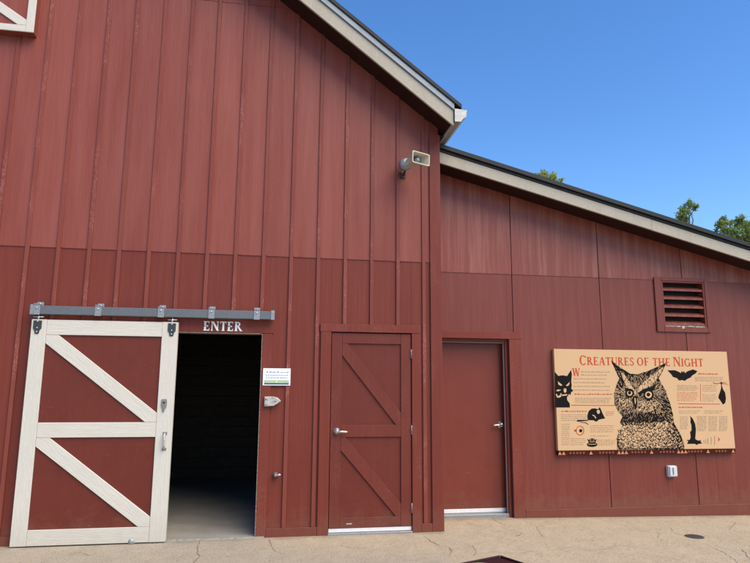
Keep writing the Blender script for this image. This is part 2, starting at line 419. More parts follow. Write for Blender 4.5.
crack([(705, 541), (722, 548), (735, 556), (739, 563)], 0.008)
crack([(742, 545), (747, 552), (752, 557)], 0.009)
crack([(660, 530), (657, 535), (663, 538)], 0.006)
crack([(560, 548), (575, 545), (590, 549), (604, 547)], 0.006)
crack([(340, 545), (352, 549), (368, 548)], 0.006)
crack([(60, 557), (78, 553), (92, 556)], 0.007)

# barn floor slab seen through the open doorway
bm = bmesh.new()
pts = []
n = 40
for i in range(n+1):
    x = -5.75+(4.95+5.75)*i/n
top = []
xs2 = [-5.75, 2.0]+[2.0+1.2*i/36 for i in range(1, 37)]+[4.95]
fr = [bm.verts.new((x, 0.0 if not 2.02 < x < 3.18 else -0.03+R.uniform(-0.007, 0.007), 0.014)) for x in xs2]
fb = [bm.verts.new((v.co.x, v.co.y-0.012, -0.02)) for v in fr]
bk = [bm.verts.new((x, 9.8, 0.014)) for x in xs2]
for i in range(len(xs2)-1):
    bm.faces.new((fr[i], fr[i+1], bk[i+1], bk[i])); bm.faces.new((fb[i], fb[i+1], fr[i+1], fr[i]))
floor = fin(bm, 'floor', 'slab'); floor['kind'] = 'structure'
floor['label'] = 'grey concrete floor slab inside the dark barn doorway'

# ------------------------------------------------------------------ barn
APX = -0.42; XR = 5.087; XLW = 2*APX-XR
OV = -0.36                                     # front of the rake board
_a, _b = pix(302.7, 1.8, OV), pix(422.5, 100, OV)
SLP = (_a[1]-_b[1])/(_b[0]-_a[0]); RX, RZ = _a; XF = pix(453.7, 119.3, OV)[0]
def rake(x): return RZ-SLP*(abs(x-APX)-(RX-APX))       # underside of the rake board
barn = thing('barn', 'tall red board and batten barn with steep cream edged gable roof', 'barn', (APX, 0, 0))
ST = 0.3048
HO = (2.10, 3.087, -1, 2.11)                   # sliding door opening
HD = (3.835, 4.752, -1, 2.146)                 # hinged door opening
LO = (-1.35, 0.508, 5.34, 6.62)                # loft door
def roofclip(poly, d=0.02):
    # z <= rake(x)+d, both slopes
    k = RZ+SLP*(RX-APX)+d
    poly = clip(poly, SLP, 1, k+SLP*APX)
    return clip(poly, -SLP, 1, k-SLP*APX) if poly else poly
# wall core behind the boards
bm = bmesh.new()
for (a, b, c, d) in subtract((XLW+0.01, XR-0.012, -0.2, 9.3), [HO, HD]):
    for (e, f) in ((a, min(b, APX)), (max(a, APX), b)):
        if f-e > 0.01:
            p = roofclip(rect(e, f, c, d), 0.10)
            if len(p) > 2: prism_xz(bm, p, 0.016, 0.13)
fin(bm, 'wall_core', 'core', barn)
# siding boards between the battens, in three courses
ZS, ZT = 2.978, 6.02
i = -19
while True:
    a = i*ST+0.025; b = a+ST
    a = max(a, XLW); b2 = min(b, XR-0.004)
    if a >= XR-0.01: break
    if b2 > a+0.02:
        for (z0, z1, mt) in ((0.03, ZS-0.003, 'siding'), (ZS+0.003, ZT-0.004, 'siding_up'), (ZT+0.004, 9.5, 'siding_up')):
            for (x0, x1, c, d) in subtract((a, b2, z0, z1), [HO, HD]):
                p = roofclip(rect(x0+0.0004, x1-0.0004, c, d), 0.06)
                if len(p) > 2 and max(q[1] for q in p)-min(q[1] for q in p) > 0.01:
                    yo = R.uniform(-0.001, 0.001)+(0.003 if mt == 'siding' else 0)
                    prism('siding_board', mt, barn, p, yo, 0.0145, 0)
    i += 1
# drip flashing along the course joint
for zz in (ZS, ZT):
    for j in range(-19, 17):
        x0 = j*ST+0.052; x1 = (j+1)*ST-0.002
        if x1 > 4.97: x1 = 4.968
        if x0 < XLW or x1-x0 < 0.02 or (zz > 5 and x0 > 3.1) or (zz > 5 and LO[0]-.3 < x0 < LO[1]): continue
        box('joint_flashing', 'siding_up', barn, x0, x1, -0.005, 0.01, zz-0.004, zz+0.004, 0)
# battens
for i in range(-19, 17):
    x0 = i*ST; x1 = x0+0.042
    if x0 < XLW+0.1: continue
    holes = [(2.08, 3.20, -1, 2.262), (3.72, 4.853, -1, 2.232), (LO[0], LO[1], LO[2], LO[3])]
    for (a, b, c, d) in subtract((x0, x1, 0.088, 9.4), holes):
        if b-a < 0.03: continue
        p = roofclip(rect(a, b, c, d), 0.05)
        if len(p) > 2: prism('batten', 'batten', barn, p, -0.016+R.uniform(-0.002, 0.002), -0.0012, 0.003)
# corner boards, base boards, door surrounds
prism('corner_board', 'trim', barn, roofclip(rect(4.973, XR, -0.1, 5.2), 0.05), -0.021, 0.02)
box('corner_board', 'trim', barn, XR-0.004, XR+0.019, -0.019, 0.11, -0.1, 4.55)
box('corner_board', 'trim', barn, XLW, XLW+0.11, -0.021, 0.02, -0.1, 4.7)
for (a, b) in ((XLW+0.11, 2.10), (3.192, 3.722), (4.853, 4.973)):
    box('base_board', 'trim', barn, a+0.001, b-0.001, -0.020, 0.0, -0.06, 0.087)
box('door_trim', 'trim', barn, 3.089, 3.192, -0.020, 0.012, -0.06, 2.109)
head = box('door_header', 'trim', barn, 2.085, 3.205, -0.022, 0.012, 2.111, 2.262)
box('worn_edge', 'raw_edge', barn, 3.081, 3.089, -0.017, 0.13, 0.016, 2.104, 0.002)
box('worn_edge', 'raw_edge', barn, 2.10, 3.08, -0.017, 0.13, 2.101, 2.111, 0.002)
# barn side walls, back wall
bm = bmesh.new()
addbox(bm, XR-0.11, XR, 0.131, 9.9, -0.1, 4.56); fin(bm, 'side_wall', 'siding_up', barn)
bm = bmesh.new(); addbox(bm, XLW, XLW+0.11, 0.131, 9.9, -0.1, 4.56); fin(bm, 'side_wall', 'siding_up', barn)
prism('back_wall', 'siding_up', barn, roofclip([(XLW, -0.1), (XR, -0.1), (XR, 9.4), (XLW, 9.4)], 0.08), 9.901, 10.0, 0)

# roof: deck, shingle sheet, rake boards, flashing, gutter
def slab_pts(s, d0, d1, xe, xi=None):
    """parallelogram following one roof slope between vertical offsets d0 and d1"""
    xa = APX if xi is None else xi
    X = lambda x: APX+s*(x-APX)
    return [(X(xa), rake(xa)+d0), (X(xe), rake(xe)+d0), (X(xe), rake(xe)+d1), (X(xa), rake(xa)+d1)]
for s in (1, -1):
    prism('roof_deck', 'dark_red', barn, slab_pts(s, 0.03, 0.19, XF-0.014), OV+0.032, 10.25, 0)
    prism('roof_covering', 'roof', barn, slab_pts(s, 0.272, 0.328, XF+0.09), OV-0.035, 10.3, 0.004)
    prism('roof_underlay', 'roof', barn, slab_pts(s, 0.192, 0.271, XF-0.01), OV+0.03, 10.25, 0)
    cuts = [APX, 2.1, XF]
    for q, (ca, cb) in enumerate(zip(cuts, cuts[1:])): prism('rake_board', 'fascia', barn, slab_pts(s, 0.0, 0.19, cb-(0.0015 if q < 1 else 0), ca), OV+0.0015*q, OV+0.03, 0.003)
    prism('rake_flashing', 'flash', barn, slab_pts(s, 0.193, 0.271, XF+0.006), OV-0.018, OV+0.028, 0.002)
    X = lambda x: APX+s*(x-APX)
    a, b = sorted((X(XF-0.012), X(XF+0.006)))
    box('eave_board', 'fascia', barn, a, b, OV+0.032, 10.2, rake(XF)+0.02, rake(XF)+0.18)
    a, b = sorted((X(XR+0.001), X(XF-0.015)))
    box('soffit', 'dark_red', barn, a, b, 0.02, 10.2, rake(XF)+0.03, rake(XF)+0.045, 0)
# trim under the rake against the wall
# gutter (K profile) along the eave
def gutter(s):
    prof = [(0.0, 0.0), (0.055, 0.0), (0.075, 0.03), (0.105, 0.052), (0.112, 0.118), (0.104, 0.118), (0.097, 0.06), (0.068, 0.036), (0.05, 0.008), (0.006, 0.008), (0.006, 0.125), (0.0, 0.125)]
    prof = [(a*1.3, b*1.25) for a, b in prof]
    X = lambda d: APX+s*(XF+0.0075+d-APX)
    z0 = rake(XF)+0.045
    g = prism('gutter', 'gutter', barn, [(X(a), z0+b) for a, b in prof], OV-0.02, 10.2, 0)
    cap = [(a*1.3, b*1.25) for a, b in [(0.0, 0.0), (0.055, 0.0), (0.075, 0.03), (0.105, 0.052), (0.112, 0.118), (0.0, 0.125)]]
    prism('end_cap', 'gutter', g, [(X(a), z0+b) for a, b in cap], OV-0.024, OV-0.0205, 0)
gutter(1); gutter(-1)

# sliding door
sd_ = bpy.data.objects.new('sliding_door', None); C.objects.link(sd_); sd_.empty_display_size = 0.1
sd_.parent = barn; WORLD[sd_.name] = Vector((1.49, -0.06, 0.0)); sd_.location = WORLD[sd_.name]-Vector(barn.location)
sd_['label'] = 'red sliding door with white frame and diagonal white braces, slid open'
DX0, DX1, DZ0, DZ1 = 0.777, 2.207, 0.014, 2.203
ya, yb = -0.098, -0.0795
MZ0, MZ1 = pix(95, 437.5, ya)[1], pix(95, 422.5, ya)[1]
box('panel', 'door_red', sd_, DX0+0.004, DX1-0.004, -0.079, -0.04, DZ0, DZ1)
box('stile', 'white_v', sd_, DX0, 0.922, ya, yb, DZ0-0.004, DZ1)
box('stile', 'white_v', sd_, 2.052, DX1, ya, yb, DZ0-0.004, DZ1)
box('rail', 'white_h', sd_, 0.9235, 2.0505, ya+0.001, yb, 2.048, DZ1-0.002)
box('rail', 'white_h', sd_, 0.9235, 2.0505, ya+0.001, yb, MZ0, MZ1)
box('rail', 'white_h', sd_, 0.9235, 2.0505, ya+0.001, yb, DZ0-0.003, 0.158)
prism('brace', 'white_d', sd_, brace(rect(0.9235, 2.0505, MZ1+0.0015, 2.0465), (0.95, 2.03), (2.03, MZ1+0.02), 0.14), ya+0.002, yb)
prism('brace', 'white_d', sd_, brace(rect(0.9235, 2.0505, 0.1595, MZ0-0.0015), (0.95, MZ0-0.015), (2.03, 0.178), 0.14), ya+0.002, yb)
box('door_edge', 'white_v', sd_, DX1-0.003, DX1+0.004, -0.079, -0.04, DZ0, DZ1, 0.001)
for u in (37.5, 172):
    hx, hz = pix(u, 326, ya)
    bm = bmesh.new()
    prism_xz(bm, [(hx-0.04, 2.19), (hx+0.04, 2.19), (hx+0.04, 2.11), (hx+0.022, 2.09), (hx+0.018, 2.055), (hx-0.018, 2.055), (hx-0.022, 2.09), (hx-0.04, 2.11)], ya-0.008, ya+0.001)
    bev(bm, 0.002)
    h = fin(bm, 'hanger', 'slate', sd_)
    for (dx, dz) in ((0, -0.06), (0.0, -0.02), (0, 0.045)):
        tubeo('bolt', 'chrome', h, [(hx+dx, ya-0.007, 2.135+dz), (hx+dx, ya-0.014, 2.135+dz)], [0.008, 0.006], 6)
    tubeo('hanger_rod', 'chrome', h, [(hx, -0.088, 2.18), (hx, -0.088, 2.262)], [0.009, 0.009], 8)
    tubeo('nut', 'chrome', h, [(hx-0.05, -0.088, 2.228), (hx+0.05, -0.088, 2.228)], [0.007, 0.007], 6)
# lock, pull handle, bottom guide
lx, lz = pix(164, 404.5, ya)
bm = bmesh.new()
prism_xz(bm, [(lx-0.024, lz+0.055), (lx+0.024, lz+0.055), (lx+0.03, lz+0.02), (lx+0.026, lz-0.03), (lx+0.008, lz-0.04), (lx+0.006, lz-0.075), (lx-0.008, lz-0.075), (lx-0.01, lz-0.03), (lx-0.028, lz-0.01)], ya-0.014, ya+0.001); bev(bm, 0.004)
lk = fin(bm, 'lock', 'pewter', sd_)
tubeo('keyhole', 'slate', lk, [(lx, ya-0.013, lz+0.02), (lx, ya-0.02, lz+0.02)], [0.012, 0.010], 10)
hx, hz = pix(164.5, 441, ya)
h = tubeo('handle', 'chip_white', sd_, [(hx, ya+0.002, hz+0.075), (hx, ya-0.03, hz+0.065), (hx, ya-0.042, hz+0.02), (hx, ya-0.042, hz-0.03), (hx, ya-0.03, hz-0.07), (hx, ya+0.002, hz-0.08)], [0.010, 0.010, 0.011, 0.011, 0.010, 0.010])
box('plate', 'pewter', h, hx-0.022, hx+0.022, ya-0.005, ya+0.001, hz+0.062, hz+0.09, 0.002)
box('plate', 'pewter', h, hx-0.022, hx+0.022, ya-0.005, ya+0.001, hz-0.095, hz-0.067, 0.002)
gx, gy = pixg(131, 544)
bm = bmesh.new(); tube(bm, [(gx, gy+0.01, -0.005), (gx, gy+0.01, 0.012), (gx, gy+0.01, 0.035), (gx, gy+0.01, 0.05), (gx, gy+0.01, 0.056)], [0.03, 0.035, 0.034, 0.022, 0.006], 14)
g = fin(bm, 'floor_guide', 'galv_light', barn, smooth=True)
box('guide_bracket', 'galv_light', g, gx-0.02, gx+0.02, gy+0.02, -0.03, 0.0, 0.01, 0.002)

# track with brackets
tr = box('door_track', 'galv', barn, 0.765, 3.202, -0.118, -0.062, 2.252, 2.342, 0.006)
for u in (36.5, 98, 161, 211.5, 257, 271.5):
    bx, _ = pix(u, 310, -0.125)
    if u == 271.5: continue
    b = box('bracket', 'galv_light', tr, bx-0.032, bx+0.032, -0.1265, -0.1185, 2.247, 2.362, 0.003)
    box('bracket_top', 'galv_light', b, bx-0.032, bx+0.032, -0.1265, 0.0, 2.345, 2.354, 0.002)
    box('bracket_back', 'galv_light', b, bx-0.032, bx+0.032, -0.030, -0.022, 2.3, 2.388, 0.002)
    tubeo('bolt', 'chrome', b, [(bx, -0.029, 2.37), (bx, -0.038, 2.37)], [0.008, 0.007], 6)
    tubeo('bolt', 'chrome', b, [(bx, -0.126, 2.32), (bx, -0.134, 2.32)], [0.009, 0.007], 6)
box('track_end', 'galv_light', tr, 3.17, 3.21, -0.124, -0.056, 2.248, 2.352, 0.003)
box('track_end', 'galv_light', tr, 0.757, 0.80, -0.124, -0.056, 2.248, 2.352, 0.003)

# serif capitals drawn as flat strokes
T_, t_, s_, o_ = 0.205, 0.095, 0.07, 0.07
def arc(cx, cz, rx, rz, a0, a1, thick=T_, thin=t_, n=18):
    P = []
    for i in range(n):
        q = []
        for a in (a0+(a1-a0)*i/n, a0+(a1-a0)*(i+1)/n):
            a = math.radians(a); th = thin+(thick-thin)*abs(math.cos(a))**1.3
            q.append(((cx+rx*math.cos(a), cz+rz*math.sin(a)), (cx+(rx-th)*math.cos(a), cz+(rz-min(th, thin*1.3))*math.sin(a))))
        P.append([q[0][0], q[1][0], q[1][1], q[0][1]])
    return P
def rc(x0, x1, z0, z1): return rect(x0, x1, z0, z1)
def stem(x, w=T_): return [rc(x, x+w, 0, 1), rc(x-o_, x+w+o_, 0, s_), rc(x-o_, x+w+o_, 1-s_, 1)]
def diag(x0, z0, x1, z1, w): return [[(x0, z0), (x0+w, z0), (x1+w, z1), (x1, z1)]]
def glyph(c):
    x = o_
    if c == 'I': return stem(x), T_+2*o_
    if c in 'EF':
        P = stem(x)+[rc(x, .62, 1-t_, 1), rc(x, .5, .5-t_/2, .5+t_/2), rc(.56, .62, .78, 1), rc(.45, .5, .4, .6)]
        if c == 'E': P += [rc(x, .64, 0, t_), rc(.58, .64, 0, .24)]
        return P, .70
    if c == 'T': return [rc(.28, .28+T_, 0, 1), rc(.2, .53, 0, s_), rc(.02, .71, 1-t_, 1), rc(.02, .08, .76, 1), rc(.65, .71, .76, 1)], .73
    if c == 'H': return stem(x)+stem(.62)+[rc(x, .7, .5-t_/2, .5+t_/2)], .62+T_+o_+.02
    if c == 'N': return [rc(x+.02, x+.02+t_, 0, 1), rc(x-.06, x+.17, 0, s_), rc(x-.08, x+.14, 1-s_, 1), rc(.72, .72+t_, 0, 1), rc(.62, .90, 1-s_, 1)]+diag(.68, 0, .02+o_, 1, T_*1.15), .90
    if c == 'R': return stem(x)+arc(.32, .745, .32, .255, -90, 90)+[rc(x, .34, 1-t_, 1), rc(x, .34, .49, .49+t_)]+diag(.62, 0, .28, .5, T_*1.1)+[rc(.60, .86, 0, s_)], .83
    if c == 'A': return diag(.06, 0, .36, 1, t_)+diag(.60, 0, .34, 1, T_*1.1)+[rc(.2, .62, .32, .32+t_), rc(-.02, .22, 0, s_), rc(.52, .86, 0, s_)], .84
    if c == 'U': return [rc(x, x+T_, .33, 1), rc(x-o_, x+T_+o_, 1-s_, 1), rc(.68, .68+t_, .33, 1), rc(.6, .83, 1-s_, 1)]+arc(.4125, .34, .3425, .36, 180, 360, T_*.8), .84
    if c == 'O': return arc(.45, .5, .43, .52, 0, 360, n=30), .9
    if c == 'C': return arc(.45, .5, .43, .52, 42, 318, n=26)+[rc(.74, .80, .72, .98)], .82
    if c == 'G': return arc(.45, .5, .43, .52, 42, 318, n=26)+[rc(.74, .80, .72, .98), rc(.66, .66+T_, .04, .46), rc(.58, .90, .42, .48)], .92
    if c == 'S': return arc(.32, .74, .27, .28, 25, 270, T_*.8)+arc(.32, .26, .29, .28, -155, 90, T_*.8)+[rc(.52, .57, .74, .98), rc(.03, .08, .02, .26)], .64
    if c == 'W': return diag(.26, 0, .04, 1, T_)+diag(.30, 0, .52, 1, t_)+diag(.70, 0, .46, 1, T_)+diag(.78, 0, 1.0, 1, t_)+[rc(-.02, .3, 1-s_, 1), rc(.42, .66, 1-s_, 1), rc(.92, 1.16, 1-s_, 1)], 1.12
    return [], .4
class Ink:
    """flat ink laid in thin layers on an upright face at depth y"""
    def __init__(s, y): s.v = []; s.f = []; s.y = y; s.k = 0
    def poly(s, pts, lift=None):
        if lift is None: s.k += 1; lift = 0.0003+0.0003*(s.k % 3)
        b = len(s.v)
        a = sum(pts[i][0]*pts[(i+1) % len(pts)][1]-pts[(i+1) % len(pts)][0]*pts[i][1] for i in range(len(pts)))
        if a < 0: pts = pts[::-1]
        s.v += [(p[0], s.y-lift, p[1]) for p in pts]; s.f.append(tuple(range(b, b+len(pts))))
    def bar(s, x0, x1, z0, z1, lift=None): s.poly(rect(x0, x1, z0, z1), lift)
    def text(s, txt, x, z, h, gap=0.08, width=1.0, lift=None):
        for c in txt:
            g, wd = glyph(c)
            for j, q in enumerate(g): s.poly([(x+p[0]*h*width, z+p[1]*h) for p in q], 0.0003+0.00005*(j % 12))
            x += (wd+gap)*h*width
        return x
    def done(s, name, mat, parent):
        me = bpy.data.meshes.new(name); me.from_pydata(s.v, [], s.f)
        return link(name, me, mat, parent)
# ENTER over the doorway: each letter a piece of its own
ex0, ez0 = 2.462, 2.128
eh = 0.100; tot = sum(glyph(c)[1]+0.1 for c in 'ENTER')-0.1
ew = (2.866-ex0)/(tot*eh); x = ex0
for c in 'ENTER':
    bm = bmesh.new(); g, wd = glyph(c)
    for j, q in enumerate(g):
        prism_xz(bm, [(x+p[0]*eh*ew, ez0+p[1]*eh) for p in q], -0.0265-0.0003*(j % 4), -0.0215)
    fin(bm, 'letter', 'letter_white', head); x += (wd+0.1)*eh*ew

# latch plate and strike beside the doorway
lx0, lz1 = pix(264.5, 396.5, -0.02); lx1, lz0 = pix(281, 406.5, -0.02)
bm = bmesh.new()
prism_xz(bm, [(lx0, lz0), (lx0+0.10, lz0+0.005), (lx0+0.135, lz0+0.03), (lx1, (lz0+lz1)/2+0.004), (lx0+0.14, lz1-0.012), (lx0+0.1, lz1), (lx0, lz1)], -0.062, -0.0195); bev(bm, 0.006)
lp = fin(bm, 'latch_plate', 'chip_white', barn)
for dx, dz in ((0.018, 0.02), (0.018, 0.08), (0.115, 0.055)):
    tubeo('bolt', 'pewter', lp, [(lx0+dx, -0.061, lz0+dz), (lx0+dx, -0.068, lz0+dz)], [0.009, 0.007], 8)
kx, kz = pix(277.5, 475.5, -0.04)
kb = tubeo('strike_knob', 'pewter', barn, [(kx-0.022, -0.001, kz), (kx-0.022, -0.02, kz), (kx-0.022, -0.03, kz), (kx-0.022, -0.055, kz), (kx-0.022, -0.06, kz)], [0.03, 0.03, 0.014, 0.017, 0.008], 12)
tubeo('strike_tip', 'chrome', kb, [(kx-0.022, -0.04, kz+0.002), (kx+0.018, -0.048, kz+0.006), (kx+0.034, -0.05, kz+0.006)], [0.012, 0.014, 0.008], 10)

# hinged door in the barn front
hd = bpy.data.objects.new('hinged_door', None); C.objects.link(hd); hd.empty_display_size = 0.1
hd.parent = barn; WORLD[hd.name] = Vector((4.29, 0.0, 0.0)); hd.location = WORLD[hd.name]-Vector(barn.location)
hd['label'] = 'closed narrow red door with applied braces and steel lever handle'
box('door_trim', 'trim', barn, 3.722, 3.8385, -0.024, 0.014, -0.06, 2.142)
box('door_trim', 'trim', barn, 4.750, 4.8525, -0.024, 0.014, -0.06, 2.142)
box('door_trim', 'trim', barn, 3.714, 4.8525, -0.026, 0.014, 2.1435, 2.232)
box('panel', 'door_red', hd, 3.844, 4.745, 0.012, 0.05, 0.062, 2.137)
A0, A1, B0, B1 = 3.846, 3.963, 4.628, 4.743
y0, y1 = -0.006, 0.0125
mz0, mz1 = pix(370, 437, 0)[1], pix(370, 425, 0)[1]
box('stile', 'door_grain', hd, A0, A1, y0, y1, 0.066, 2.134, 0.002)
box('stile', 'door_grain', hd, B0, B1, y0, y1, 0.066, 2.134, 0.002)
for (a, b) in ((2.018, 2.134), (mz0, mz1), (0.066, 0.168)): box('rail', 'door_grain', hd, A1+0.001, B0-0.001, y0+0.0005, y1, a, b, 0.002)
prism('brace', 'door_grain', hd, brace(rect(A1+0.001, B0-0.001, mz1+0.001, 2.017), (A1-0.01, 2.0), (B0, mz1+0.03), 0.125), y0+0.001, y1, 0.002)
prism('brace', 'door_grain', hd, brace(rect(A1+0.001, B0-0.001, 0.169, mz0-0.001), (A1-0.01, mz0-0.03), (B0, 0.2), 0.125), y0+0.001, y1, 0.002)
box('sweep', 'sill', hd, 3.844, 4.745, 0.0, 0.045, 0.022, 0.0615, 0.002)
box('threshold', 'galv_light', barn, 3.836, 4.751, -0.03, 0.13, -0.02, 0.018, 0.004)
def lever(parent, hx, hz, yy, s=1, k=1.0):
    r = tubeo('handle', 'chrome', parent, [(hx, yy+0.002, hz), (hx, yy-0.008, hz), (hx, yy-0.012, hz), (hx, yy-0.05, hz), (hx, yy-0.056, hz)], [0.034*k, 0.034*k, 0.02*k, 0.018*k, 0.012], 18)
    tubeo('lever', 'chrome', r, [(hx-s*0.012, yy-0.046, hz), (hx+s*0.05, yy-0.05, hz), (hx+s*0.095, yy-0.05, hz-0.002), (hx+s*0.118, yy-0.045, hz-0.004)], [0.014, 0.012, 0.0105, 0.008], 10)
hx, hz = pix(336.5, 431.5, 0)
lever(hd, hx, hz, y0, 1, 1.15)
for v in (354, 430, 508):
    qx, qz = pix(410.8, v, -0.01)
    h = tubeo('hinge', 'stop_grey', hd, [(4.7475, -0.012, qz-0.05), (4.7475, -0.012, qz+0.05)], [0.011, 0.011], 8)
    for dz in (-0.017, 0.017): tubeo('knuckle', 'slate', h, [(4.7475, -0.012, qz+dz-0.0015), (4.7475, -0.012, qz+dz+0.0015)], [0.0116, 0.0116], 8)
cx_, cz_ = pix(349, 524, y0); box('paint_chip', 'chip_white', hd, cx_-0.03, cx_+0.03, y0-0.001, y0+0.002, cz_-0.006, cz_+0.006, 0.001)

# loft door
ld = bpy.data.objects.new('loft_door', None); C.objects.link(ld); ld.empty_display_size = 0.1
ld.parent = barn; WORLD[ld.name] = Vector((APX, -0.06, LO[2])); ld.location = WORLD[ld.name]-Vector(barn.location)
ld['label'] = 'raised loft hatch with white frame and crossed braces high on the gable'
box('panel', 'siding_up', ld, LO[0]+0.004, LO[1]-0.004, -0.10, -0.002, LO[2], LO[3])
ya2, yb2 = -0.118, -0.1005
box('stile', 'white_v', ld, LO[1]-0.082, LO[1], ya2, yb2, LO[2]-0.002, LO[3])
box('stile', 'white_v', ld, LO[0], LO[0]+0.082, ya2, yb2, LO[2]-0.002, LO[3])
box('rail', 'white_h', ld, LO[0]+0.083, LO[1]-0.083, ya2+0.001, yb2, LO[2]-0.001, LO[2]+0.075)
box('rail', 'white_h', ld, LO[0]+0.083, LO[1]-0.083, ya2+0.001, yb2, LO[3]-0.08, LO[3])
rr = rect(LO[0]+0.083, LO[1]-0.083, LO[2]+0.076, LO[3]-0.081)
prism('brace', 'white_d', ld, brace(rr, (LO[1]-0.06, LO[2]+0.065), (LO[0]+0.06, LO[3]-0.07), 0.10), ya2+0.002, yb2)

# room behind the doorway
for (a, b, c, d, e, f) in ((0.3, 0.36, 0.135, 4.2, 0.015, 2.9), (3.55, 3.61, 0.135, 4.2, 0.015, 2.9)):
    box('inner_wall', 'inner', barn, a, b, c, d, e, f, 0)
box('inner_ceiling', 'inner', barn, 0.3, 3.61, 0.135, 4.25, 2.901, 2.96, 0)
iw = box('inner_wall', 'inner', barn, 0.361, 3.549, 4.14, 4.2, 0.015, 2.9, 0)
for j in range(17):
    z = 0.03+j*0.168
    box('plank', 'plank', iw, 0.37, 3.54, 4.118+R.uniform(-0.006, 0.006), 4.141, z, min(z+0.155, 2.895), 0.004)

# ------------------------------------------------------------------ annex
YL = 0.6016; XE = 11.6
AO = YL-0.36
_c, _d = pix(450, 166, AO), pix(750, 261, AO)
LS = (_c[1]-_d[1])/(_d[0]-_c[0])
def lrake(x): return _c[1]-LS*(x-_c[0])
annex = thing('barn_annex', 'lower red side wing of the barn with shallow sloping cream edged roof', 'building', (8.3, YL, 0))
AD = (5.10, 6.147, -1, 2.146); AV = (8.355, 8.957, 2.362, 2.958)
ZA = 2.989
def lclip(p, d=0.0): return clip(p, LS, 1, _c[1]+LS*_c[0]+d)
bm = bmesh.new()
for (a, b, c, d) in subtract((XR+0.02, XE, -0.3, 4.6), [AD, AV]):
    p = lclip(rect(a, b, c, d), 0.05)
    if len(p) > 2: prism_xz(bm, p, YL+0.013, YL+0.12)
fin(bm, 'wall_core', 'core', annex)
JX = [XR+0.021, 6.222, 7.441, 8.660, 9.879, 11.098, XE]
VT = (8.23, 9.03, 2.285, 3.02)
for a, b in zip(JX, JX[1:]):
    for (z0, z1, mt) in ((-0.25, ZA-0.003, 'annex'), (ZA+0.003, 4.7, 'annex_up')):
        for (x0, x1, c, d) in subtract((a+0.0045, b-0.0045, z0, z1), [AD, AV]):
            p = lclip(rect(x0, x1, c, d), 0.03)
            if len(p) > 2 and max(q[1] for q in p)-min(q[1] for q in p) > 0.02:
                prism('siding_panel', mt, annex, p, YL+(0.0025 if mt == 'annex' else 0)+R.uniform(-0.001, 0.001), YL+0.0125, 0.002)
for a, b in zip(JX, JX[1:]):
    for (x0, x1) in ([(a, b)] if not (a < 8.4 < b or a < 8.9 < b) else ([(a, VT[0])] if a < 8.4 else [(VT[1], b)])):
        box('joint_flashing', 'annex_up', annex, x0+0.006, x1-0.006, YL-0.004, YL+0.01, ZA-0.004, ZA+0.004, 0)
# grooves catch the dark core; base board
box('base_board', 'trim', annex, 6.302, XE, YL-0.019, YL+0.004, -0.3, 0.075)
box('door_trim', 'trim', annex, 6.149, 6.30, YL-0.022, YL+0.03, -0.2, 2.1465)
box('door_trim', 'trim', annex, 5.11, 6.318, YL-0.024, YL+0.03, 2.148, 2.236)
# door: hollow metal leaf set back in its frame
ad = bpy.data.objects.new('metal_door', None); C.objects.link(ad); ad.empty_display_size = 0.1
ad.parent = annex; WORLD[ad.name] = Vector((5.63, YL+0.1, 0.0)); ad.location = WORLD[ad.name]-Vector(annex.location)
ad['label'] = 'plain flat red metal door set back in its frame'
fy = YL+0.15
box('frame', 'trim', annex, 6.112, 6.1475, YL+0.031, fy+0.05, -0.05, 2.1465)
box('frame', 'trim', annex, 5.11, 6.1115, YL+0.031, fy+0.05, 2.112, 2.147)
box('stop', 'stop_grey', annex, 6.096, 6.1115, YL+0.06, YL+0.085, 0.0, 2.111, 0.002)
box('stop', 'stop_grey', annex, 5.11, 6.0955, YL+0.06, YL+0.085, 2.097, 2.1115, 0.002)
box('leaf', 'metal_door', ad, 5.11, 6.111, fy, fy+0.045, 0.062, 2.111, 0.002)
box('sweep', 'sill', ad, 5.11, 6.111, fy-0.009, fy, 0.033, 0.078, 0.002)
box('threshold', 'galv_light', annex, 5.11, 6.111, YL+0.035, fy+0.06, -0.05, 0.03, 0.004)
hx, hz = pix(501.0, 425, fy-0.02)
lever(ad, hx, hz, fy-0.001, -1, 1.35)
# louvred vent
vent = bpy.data.objects.new('louvre_vent', None); C.objects.link(vent); vent.empty_display_size = 0.1
vent.parent = annex; WORLD[vent.name] = Vector((8.63, YL, 2.65)); vent.location = WORLD[vent.name]-Vector(annex.location)
vy0, vy1 = YL-0.02, YL+0.002
box('frame', 'annex', vent, VT[0], 8.335, vy0, vy1, VT[2], VT[3])
box('frame', 'annex', vent, 8.977, VT[1], vy0, vy1, VT[2], VT[3])
box('frame', 'annex', vent, 8.336, 8.976, vy0, vy1, 2.975, VT[3])
box('frame', 'annex', vent, 8.336, 8.976, vy0, vy1, VT[2], 2.352)
for (a, b, c, d) in ((8.336, 8.36, 2.353, 2.974), (8.952, 8.976, 2.353, 2.974)): box('inner_frame', 'annex', vent, a, b, YL-0.012, YL+0.11, c, d, 0.002)
box('inner_frame', 'annex', vent, 8.3605, 8.9515, YL-0.012, YL+0.11, 2.955, 2.974, 0.002)
box('inner_frame', 'raw_edge', vent, 8.3605, 8.9515, YL-0.012, YL+0.11, 2.353, 2.372, 0.002)
box('back_panel', 'black_hole', vent, 8.33, 8.98, YL+0.121, YL+0.135, 2.34, 2.98, 0)
